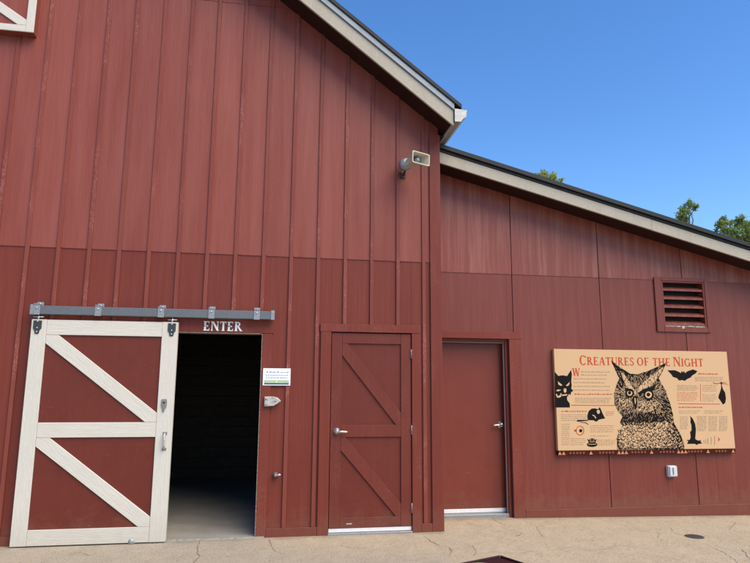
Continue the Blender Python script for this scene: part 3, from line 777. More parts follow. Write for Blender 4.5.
for j in range(5):
    z = 2.39+j*0.116
    bm = bmesh.new()
    yb_, yt_ = YL-0.004, YL+0.095
    vs = [(yb_, z-0.012), (yb_, z+0.016), (yt_, z+0.060), (yt_, z+0.047)]
    A = [bm.verts.new((8.361, y, q)) for y, q in vs]; B = [bm.verts.new((8.951, y, q)) for y, q in vs]
    bm.faces.new(A); bm.faces.new(B[::-1])
    for q in range(4): bm.faces.new((A[q], A[(q+1) % 4], B[(q+1) % 4], B[q]))
    fin(bm, 'slat', 'annex_up', vent)
for (q, w_, h_, dz) in ((8.52, 0.05, 0.018, 0), (8.59, 0.04, 0.035, -0.02), (8.68, 0.08, 0.016, 0.004), (8.80, 0.10, 0.014, 0)):
    box('paint_flake', 'chip_white', vent, q, q+w_, YL-0.022, YL-0.014, 2.352+dz, 2.352+dz+h_, 0.003)
# roof of the annex
def lsl(d0, d1, a, b): return [(a, lrake(a)+d0), (b, lrake(b)+d0), (b, lrake(b)+d1), (a, lrake(a)+d1)]
xa = XR+0.0205; xb = XE+0.35
cuts = [xa, 8.02, xb]
for q, (ca, cb) in enumerate(zip(cuts, cuts[1:])): prism('rake_board', 'fascia', annex, lsl(-0.001*q, 0.146-0.001*q, ca+(0.0012 if q else 0), cb), AO+0.0012*q, AO+0.03, 0.003)
prism('rake_flashing', 'roof', annex, lsl(0.149, 0.178, xa, xb), AO-0.012, AO+0.028, 0.002)
prism('roof_deck', 'dark_red', annex, lsl(0.02, 0.148, xa, xb-0.03), AO+0.032, 9.5, 0)
prism('roof_covering', 'roof', annex, lsl(0.1795, 0.238, xa, xb+0.04), AO-0.04, 9.6, 0.004)
box('side_wall', 'annex', annex, XE-0.1, XE-0.001, YL+0.121, 9.2, -0.3, lrake(XE)+0.02, 0)
prism('back_wall', 'annex', annex, [(XR+0.01, -0.1), (XE, -0.3), (XE, lrake(XE)+0.03), (XR+0.01, lrake(XR)+0.03)], 9.201, 9.3, 0)
# wall flashing where the annex roof meets the barn wall
prism('step_flashing', 'galv', annex, lsl(0.239, 0.29, xa, xa+0.012), AO-0.03, 9.5, 0)

# ------------------------------------------------------------------ horn loudspeaker
mx, mz = pix(420.5, 158.5, -0.40)
hc = Vector((mx, -0.40, mz))
ax = Vector((0.42, -0.90, -0.05)).normalized()
sx = ax.cross(Vector((0, 0, 1))).normalized()*-1      # across the mouth
if sx.x < 0: sx = -sx
uz = ax.cross(sx).normalized()
if uz.z < 0: uz = -uz
horn = thing('horn_loudspeaker', 'beige rectangular horn loudspeaker with grey driver high on the barn corner', 'loudspeaker', tuple(hc-ax*0.3))
prof = [(-0.235, 0.040, 0.038), (-0.19, 0.045, 0.040), (-0.13, 0.058, 0.044), (-0.07, 0.082, 0.050), (-0.02, 0.104, 0.056), (0.0, 0.114, 0.060)]
bm = bmesh.new()
def ring(d, w_, h_):
    out = []; c = 0.12
    for a, b in ((1, 1-c), (1-c, 1), (-(1-c), 1), (-1, 1-c), (-1, -(1-c)), (-(1-c), -1), (1-c, -1), (1, -(1-c))):
        out.append(bm.verts.new(hc+ax*d+sx*(a*w_)+uz*(b*h_)))
    return out
rings = [ring(*p) for p in prof]
rings += [ring(0.004, 0.124, 0.069), ring(0.012, 0.124, 0.069), ring(0.012, 0.112, 0.058)]
rings += [ring(d, w_-0.007, h_-0.007) for d, w_, h_ in reversed(prof[1:-1])]
for A, B in zip(rings, rings[1:]):
    for k in range(8): bm.faces.new((A[k], A[(k+1) % 8], B[(k+1) % 8], B[k]))
bm.faces.new(rings[0][::-1]); bm.faces.new(rings[-1])
fin(bm, 'horn', 'horn_beige', horn)
dc = hc-ax*0.235
tubeo('driver', 'horn_grey', horn, [dc+ax*0.01, dc, dc-ax*0.02, dc-ax*0.022, dc-ax*0.075, dc-ax*0.078, dc-ax*0.105, dc-ax*0.115], [0.05, 0.066, 0.066, 0.07, 0.07, 0.064, 0.06, 0.045], 20)
tubeo('phase_plug', 'horn_grey', horn, [hc-ax*0.185, hc-ax*0.08, hc-ax*0.045, hc-ax*0.035], [0.03, 0.032, 0.028, 0.012], 14)
br = dc-ax*0.035
bxx, bzz = br.x+0.03, br.z-0.085
tubeo('bracket', 'slate', horn, [br-uz*0.06, (br.x, br.y+0.03, bzz+0.035), (br.x, -0.06, bzz), (br.x+0.005, -0.012, bzz)], [0.012, 0.012, 0.012, 0.012], 8)
bp = box('wall_plate', 'slate', horn, br.x-0.025, br.x+0.025, -0.022, 0.0, bzz-0.035, bzz+0.035)
tubeo('cable', 'slate', horn, [dc-ax*0.11-uz*0.02, dc-ax*0.13-uz*0.08, (br.x-0.02, -0.05, bzz-0.03), (br.x-0.06, -0.02, bzz-0.02), (br.x-0.05, -0.012, bzz+0.04), (br.x-0.03, 0.0, bzz+0.02)], [0.005]*6, 6)

# ------------------------------------------------------------------ exhibit sign
YS = YL-0.055
SX0, SX1, SZ0, SZ1 = 6.733, 9.200, 0.715, 2.031
sign = thing('exhibit_sign', 'wide tan sign about night creatures with large black owl drawing', 'sign', ((SX0+SX1)/2, YS, SZ0))
pn = box('panel', 'tan', sign, SX0, SX1, YS, YL-0.002, SZ0+0.0605, SZ1, 0.002)
bs = box('border_strip', 'maroon_ink', sign, SX0, SX1, YS, YL-0.002, SZ0, SZ0+0.06, 0.002)
# the printed face, laid out from the photograph on the face of the panel
def P(u, v): return pix(u, v, YS)
def loc(crop, sc, pts): return [P(crop[0]+a/sc, crop[1]+b/sc) for a, b in pts]
# title
(xa_, za_), (xb_, _) = P(579.8, 364.6), P(588.3, 355.6)
capN = P(588, 355.4)[1]-P(588, 364.9)[1]; cap = P(600, 357)[1]-P(600, 365.1)[1]
def fit(txt, u0, u1, v, first, rest):
    x0, z0 = P(u0, v); x1, _ = P(u1, v)
    tot = sum((glyph(c)[1]+0.09)*(first if j == 0 else rest) for j, c in enumerate(txt))-0.09*rest
    wd = (x1-x0)/tot; x = x0
    for j, c in enumerate(txt):
        h = first if j == 0 else rest
        k9 = Ink(YS); x = k9.text(c, x, z0, h, 0.09, wd); k9.done('letter', 'rust_ink', pn)
fit('CREATURES', 579.6, 634.2, 365.0, capN, cap)
fit('OF', 637.0, 649.5, 365.6, cap, cap)
fit('THE', 652.8, 670.5, 366.0, cap, cap)
fit('NIGHT', 673.4, 703.3, 366.3, capN, cap)
fit('W', 572.3, 580.0, 376.2, cap*0.98, cap)
# lines of small type
rng = random.Random(3)
def lines(ink, u0, v0, u1, v1, n, h=0.45, dens=0.78, ragged=0.08):
    for j in range(n):
        v = v0+(v1-v0)*(j+0.5)/n
        x0, z = P(u0, v); x1, _ = P(u1, v); hh = (x1-x0)/(u1-u0)*h
        x = x0; xe = x1-(x1-x0)*rng.random()*ragged*(3 if j == n-1 else 1)
        while x < xe:
            wl = rng.uniform(0.012, 0.05)
            q = x
            while q < min(x+wl, xe):
                c = rng.uniform(0.004, 0.009); hz_ = hh*rng.choice((0.7, 0.7, 0.7, 1.0, 1.15))
                ink.bar(q, q+c*0.8, z-hh*0.4, z-hh*0.4+hz_, 0.0004); q += c
            x = q+0.008
g = Ink(YS); r_ = Ink(YS)
lines(g, 581, 370.7, 611.5, 373.3, 1, 1.0); lines(g, 581, 373.6, 611.5, 376.4, 1, 1.0)
for k in range(4): lines(g, 573.5, 377.4+k*3.75, 611.5, 380.4+k*3.75, 1, 1.0)
lines(r_, 574.5, 392.6, 612, 396, 1, 1.25, 0.9, 0)
lines(g, 575, 397.5, 611.5, 403.5, 4, 0.8)
lines(r_, 561, 409.8, 586.5, 413.2, 1, 1.25, 0.9, 0)
lines(g, 561, 414, 587, 421.5, 4, 0.8)
lines(g, 561.5, 423.5, 570, 445.8, 12, 0.8); lines(g, 571, 438, 586, 445.8, 4, 0.8)
lines(g, 590, 425, 615, 433, 4, 0.8); lines(g, 590, 435, 615, 437.5, 1, 0.8); lines(g, 597, 439.5, 616, 446, 4, 0.8)
lines(r_, 606, 411, 614, 416, 3, 0.6)
lines(r_, 698, 372.9, 718, 375, 1, 1.25, 0.9, 0)
lines(g, 695, 376.6, 723.5, 381.6, 3, 0.8)
lines(g, 677, 385, 698, 391, 4, 0.8); lines(r_, 677, 391.8, 698, 401.5, 6, 0.55)
lines(g, 702.5, 384.5, 717, 392, 4, 0.8); lines(g, 702.5, 394, 717, 402, 4, 0.8)
lines(r_, 678.5, 406.2, 703, 408.6, 1, 1.25, 0.9, 0)
lines(g, 679, 410.2, 701, 414, 2, 0.8); lines(g, 704, 410.2, 724, 414, 2, 0.8)
lines(g, 680, 416, 688, 429.5, 8, 0.8); lines(g, 697, 416, 706.5, 431.5, 10, 0.8)
lines(g, 708.5, 416, 717, 431.5, 10, 0.8); lines(g, 719, 416, 727.5, 431.5, 10, 0.8)
def rule(ink, u0, v0, u1, v1, wd):
    a, b = P(u0, v0), P(u1, v1); d = Vector((b[0]-a[0], b[1]-a[1])).normalized()*wd/2
    ink.poly([(a[0]-d.y, a[1]+d.x), (b[0]-d.y, b[1]+d.x), (b[0]+d.y, b[1]-d.x), (a[0]+d.y, a[1]-d.x)], 0.0006)
rule(r_, 571, 405.3, 616, 405.6, 0.009); rule(r_, 678, 403.8, 720, 404.2, 0.009); rule(r_, 700.4, 384, 700.6, 401.5, 0.008)
for a, b in (((712.5, 382.5), (718, 384)), ((716, 384), (726, 382)), ((720, 383), (728.5, 385)), ((713, 383.6), (727, 383.4))): rule(r_, *a, *b, 0.006)
for o in (g.done('small_type', 'grey_ink', pn), r_.done('red_type', 'rust_ink', pn)): o['kind'] = 'stuff'

# animal drawings
def drawing(name, layers, parent):
    first = None
    for k, (mat, polys) in enumerate(layers):
        k2 = Ink(YS)
        for q in polys: k2.poly(q, 0.0011+0.0008*k)
        o = k2.done(name if first is None else 'drawing_detail', mat, parent)
        if first is None: first = o
    return first
def tri(poly):
    """split a concave outline into triangles"""
    from mathutils.geometry import tessellate_polygon
    idx = tessellate_polygon([[Vector((p[0], p[1], 0)) for p in poly]])
    return [[poly[i] for i in t] for t in idx]
ct = (548, 345)
cat1 = loc(ct, 10.233, [(70, 275), (104, 316), (150, 310), (195, 318), (236, 255), (244, 300), (238, 370), (243, 415), (238, 445), (258, 470), (236, 484), (232, 512), (212, 500), (208, 520), (194, 530), (196, 563), (222, 600), (224, 640), (70, 640)])
cat_eyes = [loc(ct, 10.233, q) for q in ([(100, 372), (148, 412), (128, 418), (106, 405)], [(182, 415), (222, 378), (214, 412), (192, 422)], [(160, 446), (186, 446), (188, 478), (174, 492), (160, 478)], [(80, 470), (100, 455), (136, 460), (105, 474)],
            [(78, 505), (90, 500), (100, 525), (124, 512), (130, 492), (138, 495), (134, 530), (110, 540), (92, 538)], [(140, 508), (195, 503), (198, 515), (145, 522)])]
drawing('cat_drawing', [('ink', tri(cat1)), ('tan', [t for q in cat_eyes for t in tri(q)])], pn)
cm = (548, 395)
mouse = loc(cm, 8.667, [(344, 218), (340, 180), (352, 140), (378, 118), (410, 116), (425, 122), (436, 122), (448, 104), (460, 128), (475, 165), (496, 204), (478, 206), (440, 214), (425, 230), (404, 228), (398, 220)])
tail = loc(cm, 8.667, [(346, 216), (346, 224), (258, 232), (246, 224), (258, 216)]); tail2 = loc(cm, 8.667, [(278, 234), (330, 238), (352, 256), (350, 260), (326, 244), (278, 238)])
mear = loc(cm, 8.667, [(420, 140), (432, 128), (446, 132), (450, 150), (442, 164), (428, 162)]); mleg = loc(cm, 8.667, [(385, 170), (405, 178), (418, 200), (412, 206), (400, 186), (384, 176)])
drawing('mouse_drawing', [('ink', tri(mouse)+tri(tail)+tri(tail2)), ('tan', tri(mear)+tri(mleg))], pn)
def circ(cx, cz, rx, rz=None, n=20): rz = rz or rx; return [(cx+rx*math.cos(2*math.pi*i/n), cz+rz*math.sin(2*math.pi*i/n)) for i in range(n)]
drawing('eye_diagram', [('rust_ink', [loc(cm, 8.667, circ(278, 309, 36, 42)), loc(cm, 8.667, circ(237, 309, 12, 10))]), ('tan', [loc(cm, 8.667, circ(276, 309, 29, 35))]), ('ink', [loc(cm, 8.667, circ(283, 310, 14, 15))])], pn)
drawing('frog_drawing', [('ink', [loc(cm, 8.667, circ(382, 430, 46, 21)), loc(cm, 8.667, circ(382, 402, 33, 26)), loc(cm, 8.667, [(336, 378), (350, 388), (362, 402), (350, 402)]), loc(cm, 8.667, [(426, 376), (414, 388), (402, 402), (414, 402)])]),
        ('tan', [loc(cm, 8.667, q) for q in ([(356, 404), (408, 404), (402, 409), (362, 409)], [(345, 424), (420, 424), (412, 429), (352, 429)], [(360, 390), (372, 386), (376, 391), (362, 395)], [(388, 388), (402, 390), (400, 395), (388, 393)])])], pn)
cb_ = (645, 340)
bat = loc(cb_, 4.69, [(105, 142), (140, 142), (160, 150), (168, 156), (172, 144), (177, 152), (183, 145), (187, 156), (200, 146), (225, 138), (246, 146), (236, 158), (222, 166), (214, 176), (200, 182), (186, 192), (176, 188), (160, 190), (148, 178), (132, 174), (122, 160)])
drawing('flying_bat_drawing', [('ink', tri(bat))], pn)
chb = (680, 360)
hb = loc(chb, 10.233, [(412, 226), (432, 226), (428, 262), (440, 300), (462, 335), (470, 395), (464, 435), (446, 455), (434, 450), (420, 425), (392, 388), (396, 360), (410, 325), (420, 290), (420, 255)])
drawing('hanging_bat_drawing', [('ink', tri(hb))], pn)
cw = (670, 400)
wb = loc(cw, 9.386, [(188, 148), (215, 178), (236, 225), (243, 275), (240, 330), (236, 364), (250, 376), (272, 382), (292, 376), (286, 390), (302, 408), (262, 414), (250, 424), (236, 412), (160, 412), (172, 384), (152, 378), (168, 374), (184, 376), (194, 350), (188, 300), (202, 285), (200, 235), (190, 205), (194, 185)])
drawing('diving_bat_drawing', [('ink', tri(wb))], pn)
ww = Ink(YS)
for q, h_ in ((316, 16), (334, 22), (352, 28), (380, 36), (412, 44)):
    ctr = 392 - (q-316)*0.12
    a = [(q+(h_*0.12)*math.cos(t_a)*1.6, ctr+h_*math.sin(t_a)) for t_a in [(-1.3+2.6*i/6) for i in range(7)]]
    for s0, s1 in zip(a, a[1:]): rule(ww, cw[0]+s0[0]/9.386, cw[1]+s0[1]/9.386, cw[0]+s1[0]/9.386, cw[1]+s1[1]/9.386, 0.005)
ww.done('sound_waves', 'ink', pn)
drawing('moth_drawing', [('rust_ink', [loc(cw, 9.386, [(444, 346), (462, 362), (470, 372), (458, 384), (448, 392), (456, 370)])])], pn)

# owl: dark silhouette, pale areas, then pen strokes of both tones
oc = (600, 350); OS = 5.31
outline = [(62, 60), (92, 84), (128, 108), (160, 128), (200, 132), (245, 118), (290, 98), (348, 72), (330, 112), (308, 150), (322, 176), (344, 212), (356, 246), (372, 292), (384, 340), (392, 392), (424, 446), (442, 492), (446, 528), (94, 528), (92, 470), (106, 428), (124, 402), (108, 384), (122, 352), (98, 322), (80, 286), (78, 232), (90, 188), (106, 152), (88, 116)]
def inside(p, poly):
    c = False
    for i in range(len(poly)):
        a, b = poly[i], poly[i-1]
        if (a[1] > p[1]) != (b[1] > p[1]) and p[0] < (b[0]-a[0])*(p[1]-a[1])/(b[1]-a[1])+a[0]: c = not c
    return c
def area_tri(poly): return [loc(oc, OS, t) for t in tri([(p[0], p[1]) for p in poly])]
L0 = Ink(YS)
for t in area_tri(outline): L0.poly(t, 0.0010)
def stroke(ink, x, y, a, ln, wd, lift):
    dx, dy = math.cos(a), math.sin(a); k_ = rng.uniform(-0.18, 0.18)*ln
    q = [(x-dx*ln/2, y-dy*ln/2), (x-dy*(wd/2+k_*0.2)+0, y+dx*(wd/2+k_*0.2)), (x+dx*ln/2, y+dy*ln/2), (x+dy*(wd/2-k_*0.2), y-dx*(wd/2-k_*0.2))]
    ink.poly(loc(oc, OS, q), lift)
# feathered rim
for i in range(len(outline)):
    a, b = outline[i], outline[(i+1) % len(outline)]
    if a[1] > 520 and b[1] > 520: continue
    ln = math.dist(a, b); nn = max(2, int(ln/4))
    for j in range(nn):
        t = j/nn; x, y = a[0]+(b[0]-a[0])*t, a[1]+(b[1]-a[1])*t
        out = math.atan2(y-300, x-230)
        ang = out*0.35+(math.pi/2)*0.65 if y > 120 else math.atan2(b[1]-a[1], b[0]-a[0])
        stroke(L0, x, y, ang+rng.uniform(-0.5, 0.5), rng.uniform(8, 16), 4, 0.0010)
owl = L0.done('owl_drawing', 'ink', pn)
pale = [[(108, 112), (128, 128), (150, 160), (172, 196), (190, 218), (196, 240), (180, 246), (160, 214), (136, 186), (120, 150)],
        [(196, 222), (216, 184), (262, 146), (306, 112), (338, 86), (322, 124), (296, 160), (270, 190), (232, 208), (200, 240)],
        [(100, 424), (126, 404), (150, 398), (176, 384), (204, 392), (232, 382), (258, 394), (292, 380), (326, 386), (350, 372), (384, 402), (416, 448), (432, 490), (436, 520), (100, 520), (98, 470)],
        [(102, 250), (130, 262), (168, 268), (166, 300), (150, 322), (118, 314), (98, 290)],
        [(200, 268), (240, 276), (290, 262), (316, 282), (290, 318), (240, 334), (200, 322), (196, 296)],
        [(120, 196), (140, 196), (148, 210), (134, 236), (112, 240), (110, 220)]]
L1 = Ink(YS)
for q in pale:
    for t in area_tri(q): L1.poly(t, 0.0018)
inkL = Ink(YS); tanL = Ink(YS)
def near(poly, p): return inside(p, poly)
def flow(x, y):
    if y > 385: return math.pi/2+0.35*math.sin((x-250)/60)+(x-260)/420
    return math.atan2((y-245)*1.0, x-(157 if x < 205 else 257))+rng.uniform(-0.2, 0.2)
n_i = n_t = 0
for _ in range(7500):
    x, y = rng.uniform(76, 446), rng.uniform(60, 526)
    if not inside((x, y), outline): continue
    a = flow(x, y)
    chest = inside((x, y), pale[2])
    if chest:
        dk = 0.05+0.22*max(0, (y-470)/60)+0.45*max(0, (x-340)/100)+0.8*max(0, (408-y)/26)+0.35*max(0, (118-x)/20)
        if rng.random() < dk: stroke(inkL, x, y, a+rng.uniform(-0.5, 0.5), rng.uniform(9, 20), rng.uniform(2.2, 4.6), 0.0026)
    elif any(inside((x, y), q) for q in pale[:2]):
        if rng.random() < 0.55: stroke(inkL, x, y, math.radians(65)+(0.5 if x > 195 else -1.0), rng.uniform(6, 14), rng.uniform(1.4, 2.8), 0.0026)
    elif any(inside((x, y), q) for q in pale[3:]):
        if rng.random() < 0.8: stroke(inkL, x, y, a, rng.uniform(8, 18), rng.uniform(1.8, 3.4), 0.0026)
    elif y < 170:
        if 150 < x < 300 and y > 132:
            if rng.random() < 0.5: stroke(tanL, x, y, math.radians(70), rng.uniform(8, 18), rng.uniform(1.4, 2.6), 0.0020)
        elif rng.random() < 0.18: stroke(tanL, x, y, math.radians(50 if x < 150 else -40), rng.uniform(6, 14), 1.6, 0.0020)
    elif 335 < y < 388 and x < 360:
        if rng.random() < 0.3: stroke(tanL, x, y, math.pi/2+rng.uniform(-0.4, 0.4), rng.uniform(6, 12), 1.5, 0.0020)
    else:
        if rng.random() < (0.62 if x < 330 else 0.30): stroke(tanL, x, y, a, rng.uniform(8, 18), rng.uniform(1.5, 3.2), 0.0020)
yy = 398; rowi = 0
while yy < 524:
    xx = 96+(rowi % 2)*9+rng.uniform(-3, 3)
    while xx < 440:
        fx, fy_ = xx+rng.uniform(-2, 2), yy+8*math.sin(xx/45)+rng.uniform(-3, 3)
        if inside((fx, fy_), pale[2]):
            hw = rng.uniform(9, 13); dp = rng.uniform(12, 18); tk = rng.uniform(1.8, 3.8)*(1+0.6*max(0, (fx-300)/140))
            arcp = [(fx+hw*math.cos(t), fy_+dp*math.sin(t)) for t in [math.pi*i/6 for i in range(7)]]
            arci = [(fx+(hw-tk*0.7)*math.cos(t), fy_+(dp-tk*1.6)*math.sin(t)) for t in [math.pi*i/6 for i in range(7)]]
            for i in range(6): inkL.poly(loc(oc, OS, [arcp[i], arcp[i+1], arci[i+1], arci[i]]), 0.0026)
            for _ in range(rng.choice((2, 3, 3, 4))): stroke(inkL, fx+rng.uniform(-7, 7), fy_+rng.uniform(-3, 8), math.pi/2+rng.uniform(-0.35, 0.35), rng.uniform(7, 14), rng.uniform(1.3, 2.6), 0.0029)
        xx += 24
    yy += 16; rowi += 1
for o in (L1.done('pale_plumage', 'tan', owl), tanL.done('pale_strokes', 'tan', owl), inkL.done('pen_strokes', 'ink', owl)): o['kind'] = 'stuff'
for (ex, ey, rr_) in ((157, 229, 18), (257, 238, 22)):
    for nm, mt, dd, rad, lift in (('eye_ring', 'ink', 0, rr_+6, 0.0031), ('eye', 'tan', 0, rr_-4, 0.0036), ('pupil', 'ink', 1, rr_*0.46, 0.0041)):
        k9 = Ink(YS); k9.poly(loc(oc, OS, circ(ex-dd, ey-dd, rad)), lift); k9.done(nm, mt, owl)
k9 = Ink(YS)
for t in area_tri([(168, 262), (180, 246), (194, 252), (198, 284), (190, 316), (180, 300), (174, 280)]): k9.poly(t, 0.0031)
k9.done('beak', 'ink', owl)
k9 = Ink(YS); k9.poly(loc(oc, OS, [(182, 256), (187, 254), (190, 276), (186, 290), (183, 272)]), 0.0036); k9.done('beak_highlight', 'tan', owl)
k9 = Ink(YS)
for t in area_tri([(198, 230), (228, 208), (262, 200), (298, 182), (286, 212), (262, 217), (236, 223), (212, 242)]): k9.poly(t, 0.0046)
k9.done('brow', 'ink', owl); k9 = Ink(YS)
for t in area_tri([(128, 196), (150, 206), (176, 220), (184, 236), (166, 220), (140, 218)]): k9.poly(t, 0.0046)
k9.done('brow', 'ink', owl)
# border pattern
zb0, zb1 = SZ0+0.009, SZ0+0.051
for c, nn in ((6.78, 2), (7.17, 1), (7.60, 3), (8.00, 1), (8.43, 3), (8.80, 1), (9.165, 1)):
    for j in range(nn):
        x = c+(j-(nn-1)/2)*0.05
        bp_ = Ink(YS); bp_.poly([(x-0.024, zb0), (x+0.024, zb0), (x, zb1)], 0.0004+0.0003*j); bp_.done('border_triangle', 'salmon_ink', bs)
x = SX0+0.12
while x < SX1-0.1:
    if all(abs(x-c) > 0.09 for c in (6.78, 7.17, 7.60, 8.00, 8.43, 8.80, 9.165)):
        bq = Ink(YS); bq.poly([(x-0.016, (zb0+zb1)/2), (x, zb0+0.004), (x+0.016, (zb0+zb1)/2), (x, zb1-0.004)], 0.0004); bq.done('border_diamond', 'maroon_pat', bs)
    x += 0.044

# ------------------------------------------------------------------ small notice
nx0, nz1 = pix(263.2, 368.3, -0.026); nx1, nz0 = pix(290.2, 385.6, -0.026)
nx0 = max(nx0, 3.10)
notice = thing('notice_sign', 'small white notice with blue text and green band beside the open doorway', 'sign', ((nx0+nx1)/2, -0.026, nz0))
np_ = box('panel', 'notice_white', notice, nx0, nx1, -0.026, -0.0205, nz0, nz1, 0.002)
YN = -0.026; W_ = nx1-nx0; H_ = nz1-nz0
k = Ink(YN)
def nlines(z, h, a, b, sz):
    x = nx0+a*W_
    while x < nx0+b*W_:
        wl = rng.uniform(0.012, 0.03); q = x
        while q < min(x+wl, nx0+b*W_): k.bar(q, q+sz*0.7, z, z+h*rng.choice((0.75, 1)), 0.0005); q += sz
        x = q+sz
nlines(nz0+0.74*H_, 0.016, 0.13, 0.56, 0.009); nlines(nz0+0.74*H_, 0.012, 0.63, 0.92, 0.006)
nlines(nz0+0.57*H_, 0.011, 0.10, 0.90, 0.006); nlines(nz0+0.42*H_, 0.011, 0.10, 0.88, 0.006)
k.done('notice_text', 'notice_blue', np_)
k = Ink(YN); k.bar(nx0+0.05*W_, nx1-0.05*W_, nz0+0.14*H_, nz0+0.31*H_, 0.0005); k.done('green_band', 'notice_green', np_)
k = Ink(YN); k.bar(nx0+0.05*W_, nx1-0.05*W_, nz0+0.055*H_, nz0+0.135*H_, 0.0005); k.done('navy_band', 'notice_navy', np_)
k = Ink(YN); k.poly(circ(nx0+0.5*W_, nz0+0.23*H_, 0.011, 0.009, 14), 0.0010); k.done('yellow_dot', 'notice_yellow', np_)

# ------------------------------------------------------------------ outlet box, drain cover
ox0, oz1 = pix(668.3, 466, YL-0.05); ox1, oz0 = pix(677, 477, YL-0.05)
outlet = thing('outlet_box', 'small grey outlet box on the red wall below the owl sign', 'outlet', ((ox0+ox1)/2, YL, oz0))
box('back_box', 'plastic_grey', outlet, ox0, ox1, YL-0.045, YL+0.003, oz0, oz1, 0.004)
cv = box('cover', 'plastic_grey', outlet, ox0+0.012, ox1+0.004, YL-0.062, YL-0.0455, oz0+0.008, oz1-0.004, 0.006)
box('cover_groove', 'dark_slot', cv, ox0+0.048, ox0+0.064, YL-0.065, YL-0.0615, oz0+0.03, oz1-0.022, 0.001)
tubeo('screw', 'chrome', cv, [(ox0+0.085, YL-0.06, oz0+0.022), (ox0+0.085, YL-0.066, oz0+0.022)], [0.005, 0.004], 8)

dcx, dcy = pixg(694.3, 536.7, gz(7.65))
z = gz(dcx)
drain = thing('drain_cover', 'round dark metal cover set in the concrete below the owl sign', 'drain cover', (dcx, dcy, z))
bm = bmesh.new(); tube(bm, [(dcx, dcy, z-0.02), (dcx, dcy, z+0.004), (dcx, dcy, z+0.007)], [0.098, 0.098, 0.092], 28); fin(bm, 'lid', 'drain', drain)
bm = bmesh.new()
for q in range(-3, 4): addbox(bm, dcx-0.07+abs(q)*0.008, dcx+0.07-abs(q)*0.008, dcy+q*0.022-0.004, dcy+q*0.022+0.004, z+0.006, z+0.0095)
fin(bm, 'rib', 'drain', drain)

# ------------------------------------------------------------------ low framed panel in the foreground
ZP = 0.75
c0 = Vector((*pixg(500, 555, ZP), ZP)); l0 = Vector((*pixg(460, 563, ZP), ZP)); r0 = Vector((*pixg(522, 563, ZP), ZP))
e1_ = (l0-c0).normalized(); e2_ = Vector((-e1_.y, e1_.x, 0))
if e2_.dot(r0-c0) < 0: e2_ = -e2_
LA, LB, FWD = 0.95, 0.62, 0.011
low = thing('information_panel', 'low maroon framed panel with green print standing on the concrete', 'sign', tuple(c0+e1_*LA/2+e2_*LB/2-Vector((0, 0, ZP))))
def obox(bm, a0, a1, b0, b1, z0, z1):
    vs = [bm.verts.new(c0+e1_*a+e2_*b+Vector((0, 0, zz-ZP))) for zz in (z0, z1) for a, b in ((a0, b0), (a1, b0), (a1, b1), (a0, b1))]
    bm.faces.new(vs[:4][::-1]); bm.faces.new(vs[4:])
    for i in range(4): bm.faces.new((vs[i], vs[(i+1) % 4], vs[4+(i+1) % 4], vs[4+i]))
def mitre(name, pts):
    bm = bmesh.new()
    lo = [bm.verts.new(c0+e1_*a+e2_*b+Vector((0, 0, -0.045))) for a, b in pts]; hi = [bm.verts.new(c0+e1_*a+e2_*b) for a, b in pts]
    bm.faces.new(lo[::-1]); bm.faces.new(hi)
    for i in range(4): bm.faces.new((lo[i], lo[(i+1) % 4], hi[(i+1) % 4], hi[i]))
    bmesh.ops.recalc_face_normals(bm, faces=bm.faces); bev(bm, 0.002); fin(bm, name, 'maroon_frame', low)
F_ = FWD; e = 0.0008
mitre('frame', [(e, 0), (LA-e, 0), (LA-F_-e, F_), (F_+e, F_)]); mitre('frame', [(0, e), (F_, F_+e), (F_, LB-F_-e), (0, LB-e)])
mitre('frame', [(e, LB), (F_+e, LB-F_), (LA-F_-e, LB-F_), (LA-e, LB)]); mitre('frame', [(LA, e), (LA, LB-e), (LA-F_, LB-F_-e), (LA-F_, F_+e)])
bm = bmesh.new(); obox(bm, F_, LA-F_, F_, LB-F_, ZP-0.03, ZP-0.008); pl = fin(bm, 'panel', 'maroon_frame', low)
def blob(ca, cb2, ra, rb, mat, lift):
    bm = bmesh.new(); vs = [bm.verts.new(c0+e1_*(ca+ra*math.cos(t))+e2_*(cb2+rb*math.sin(t))+Vector((0, 0, -0.008+lift))) for t in [2*math.pi*i/28 for i in range(28)]]
    bm.faces.new(vs); fin(bm, 'print', mat, pl)
blob(0.195, 0.062, 0.062, 0.05, 'panel_green', 0.001)
blob(0.222, 0.024, 0.02, 0.010, 'panel_white', 0.002)
blob(0.62, 0.34, 0.22, 0.17, 'panel_green', 0.0015)
for a in (0.12, LA-0.12):
    bm = bmesh.new(); obox(bm, a-0.04, a+0.04, LB/2-0.04, LB/2+0.04, -0.05, ZP-0.031); bev(bm, 0.005); fin(bm, 'post', 'maroon_frame', low)

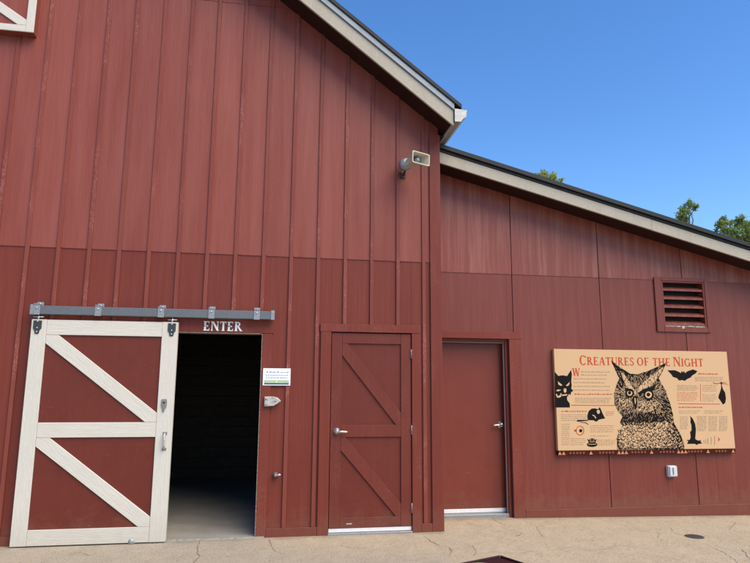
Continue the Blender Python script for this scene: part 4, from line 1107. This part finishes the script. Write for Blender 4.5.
# ------------------------------------------------------------------ trees behind the annex
def tree(label, Y, clumps, mat, seed, extra, leaf=0.10, trunk_r=0.16):
    rg = random.Random(seed)
    cl = []
    for (u, v, ru, n_) in clumps:
        x, zz = pix(u, v, Y); s = ru/FPX*(Y-CAM.y)
        cl.append((Vector((x, Y+rg.uniform(-0.4, 0.4), zz)), s, n_))
    cx = sum(c[0].x for c in cl)/len(cl)+extra.get('dx', 0); zt = max(c[0].z for c in cl)
    for j in range(extra['n']):
        a = rg.uniform(0, 2*math.pi); r = extra['r']*math.sqrt(rg.random()); dz = rg.uniform(extra['z0'], extra['z1'])
        cl.append((Vector((cx+math.cos(a)*r, Y+math.sin(a)*r, zt-dz)), rg.uniform(0.45, 0.85), 230))
    t = thing('tree', label, 'tree', (cx, Y, gz(cx)), 'trees behind the barn')
    bm = bmesh.new()
    hf = zt*0.45
    tube(bm, [(cx, Y, gz(cx)-0.1), (cx+0.05, Y+0.04, hf*0.5), (cx-0.04, Y, hf), (cx+0.03, Y-0.05, zt*0.72), (cx, Y, zt-1.2)], [trunk_r*1.25, trunk_r, trunk_r*0.85, trunk_r*0.45, 0.03], 9)
    tk = fin(bm, 'trunk', 'bark', t, smooth=True)
    bm = bmesh.new()
    for c, s, n_ in cl:
        st = Vector((cx+rg.uniform(-0.02, 0.02), Y, max(zt*0.38, min(zt-1.3, c.z-rg.uniform(0.8, 2.2)))))
        mid = st.lerp(c, 0.55)+Vector((rg.uniform(-0.15, 0.15), rg.uniform(-0.15, 0.15), 0.18))
        tube(bm, [st, mid, c-Vector((0, 0, s*0.2)), c+Vector((rg.uniform(-0.05, 0.05), 0, s*0.2))], [0.04, 0.022, 0.010, 0.004], 5, False)
        for _ in range(5):
            d = Vector((rg.gauss(0, 1), rg.gauss(0, 1), rg.gauss(0.4, 1))).normalized()
            tube(bm, [c-Vector((0, 0, s*0.3)), c+d*s*0.8], [0.009, 0.004], 4, False)
    fin(bm, 'limbs', 'bark', t)
    vs, fs = [], []
    for c, s, n_ in cl:
        subs = [c+Vector((rg.gauss(0, .5), rg.gauss(0, .5), rg.gauss(0, .45)))*s for _ in range(7)]
        for _ in range(int(n_*2.1)):
            p = rg.choice(subs)+Vector((rg.gauss(0, 1), rg.gauss(0, 1), rg.gauss(0, 1)))*s*0.24
            d = Vector((rg.gauss(0, 1), rg.gauss(0, 1), rg.gauss(-0.2, 0.7))).normalized(); q = d.orthogonal().normalized()
            q = (Matrix.Rotation(rg.uniform(0, 6.3), 3, d) @ q)
            L = leaf*rg.uniform(0.6, 1.2); b = len(vs)
            vs += [tuple(p), tuple(p+d*L*0.5+q*L*0.28), tuple(p+d*L), tuple(p+d*L*0.5-q*L*0.28)]; fs.append((b, b+1, b+2, b+3))
    me = bpy.data.meshes.new('crown'); me.from_pydata(vs, [], fs); link('crown', me, mat, t)
    return t
tree('yellow green tree barely showing over the annex roof near the barn eave', 15.0, [(534, 174.5, 3.2, 70), (546, 172.5, 5, 150), (554, 175, 6, 190), (561, 180, 4.5, 110), (542, 181, 7, 160)], 'leaf_a', 5, dict(n=26, r=1.9, z0=2.2, z1=4.6), 0.10)
tree('slender tree with one lone leafy tip above the annex roof', 16.0, [(685, 207, 5, 120), (688, 212, 6, 140), (681, 213, 5, 110), (684, 220, 7, 170), (690, 209, 3.5, 80), (679, 218, 5, 120), (690, 217, 5, 130), (686, 203.5, 2.5, 50)], 'leaf_b', 8, dict(n=22, r=1.5, z0=2.4, z1=5.0), 0.10, 0.12)
tree('spreading green tree standing well above the low end of the annex roof', 13.0, [(718, 226, 5, 120), (724, 222, 6, 160), (733, 228, 8, 230), (742, 222, 8, 230), (750, 226, 9, 240), (747, 238, 9, 230), (733, 238, 7, 170), (758, 222, 9, 240), (768, 218, 10, 240), (778, 228, 10, 240), (726, 233, 5, 90), (741, 231, 8, 150)], 'leaf_b', 11, dict(n=34, r=2.2, z0=1.6, z1=4.0, dx=0.4), 0.11)
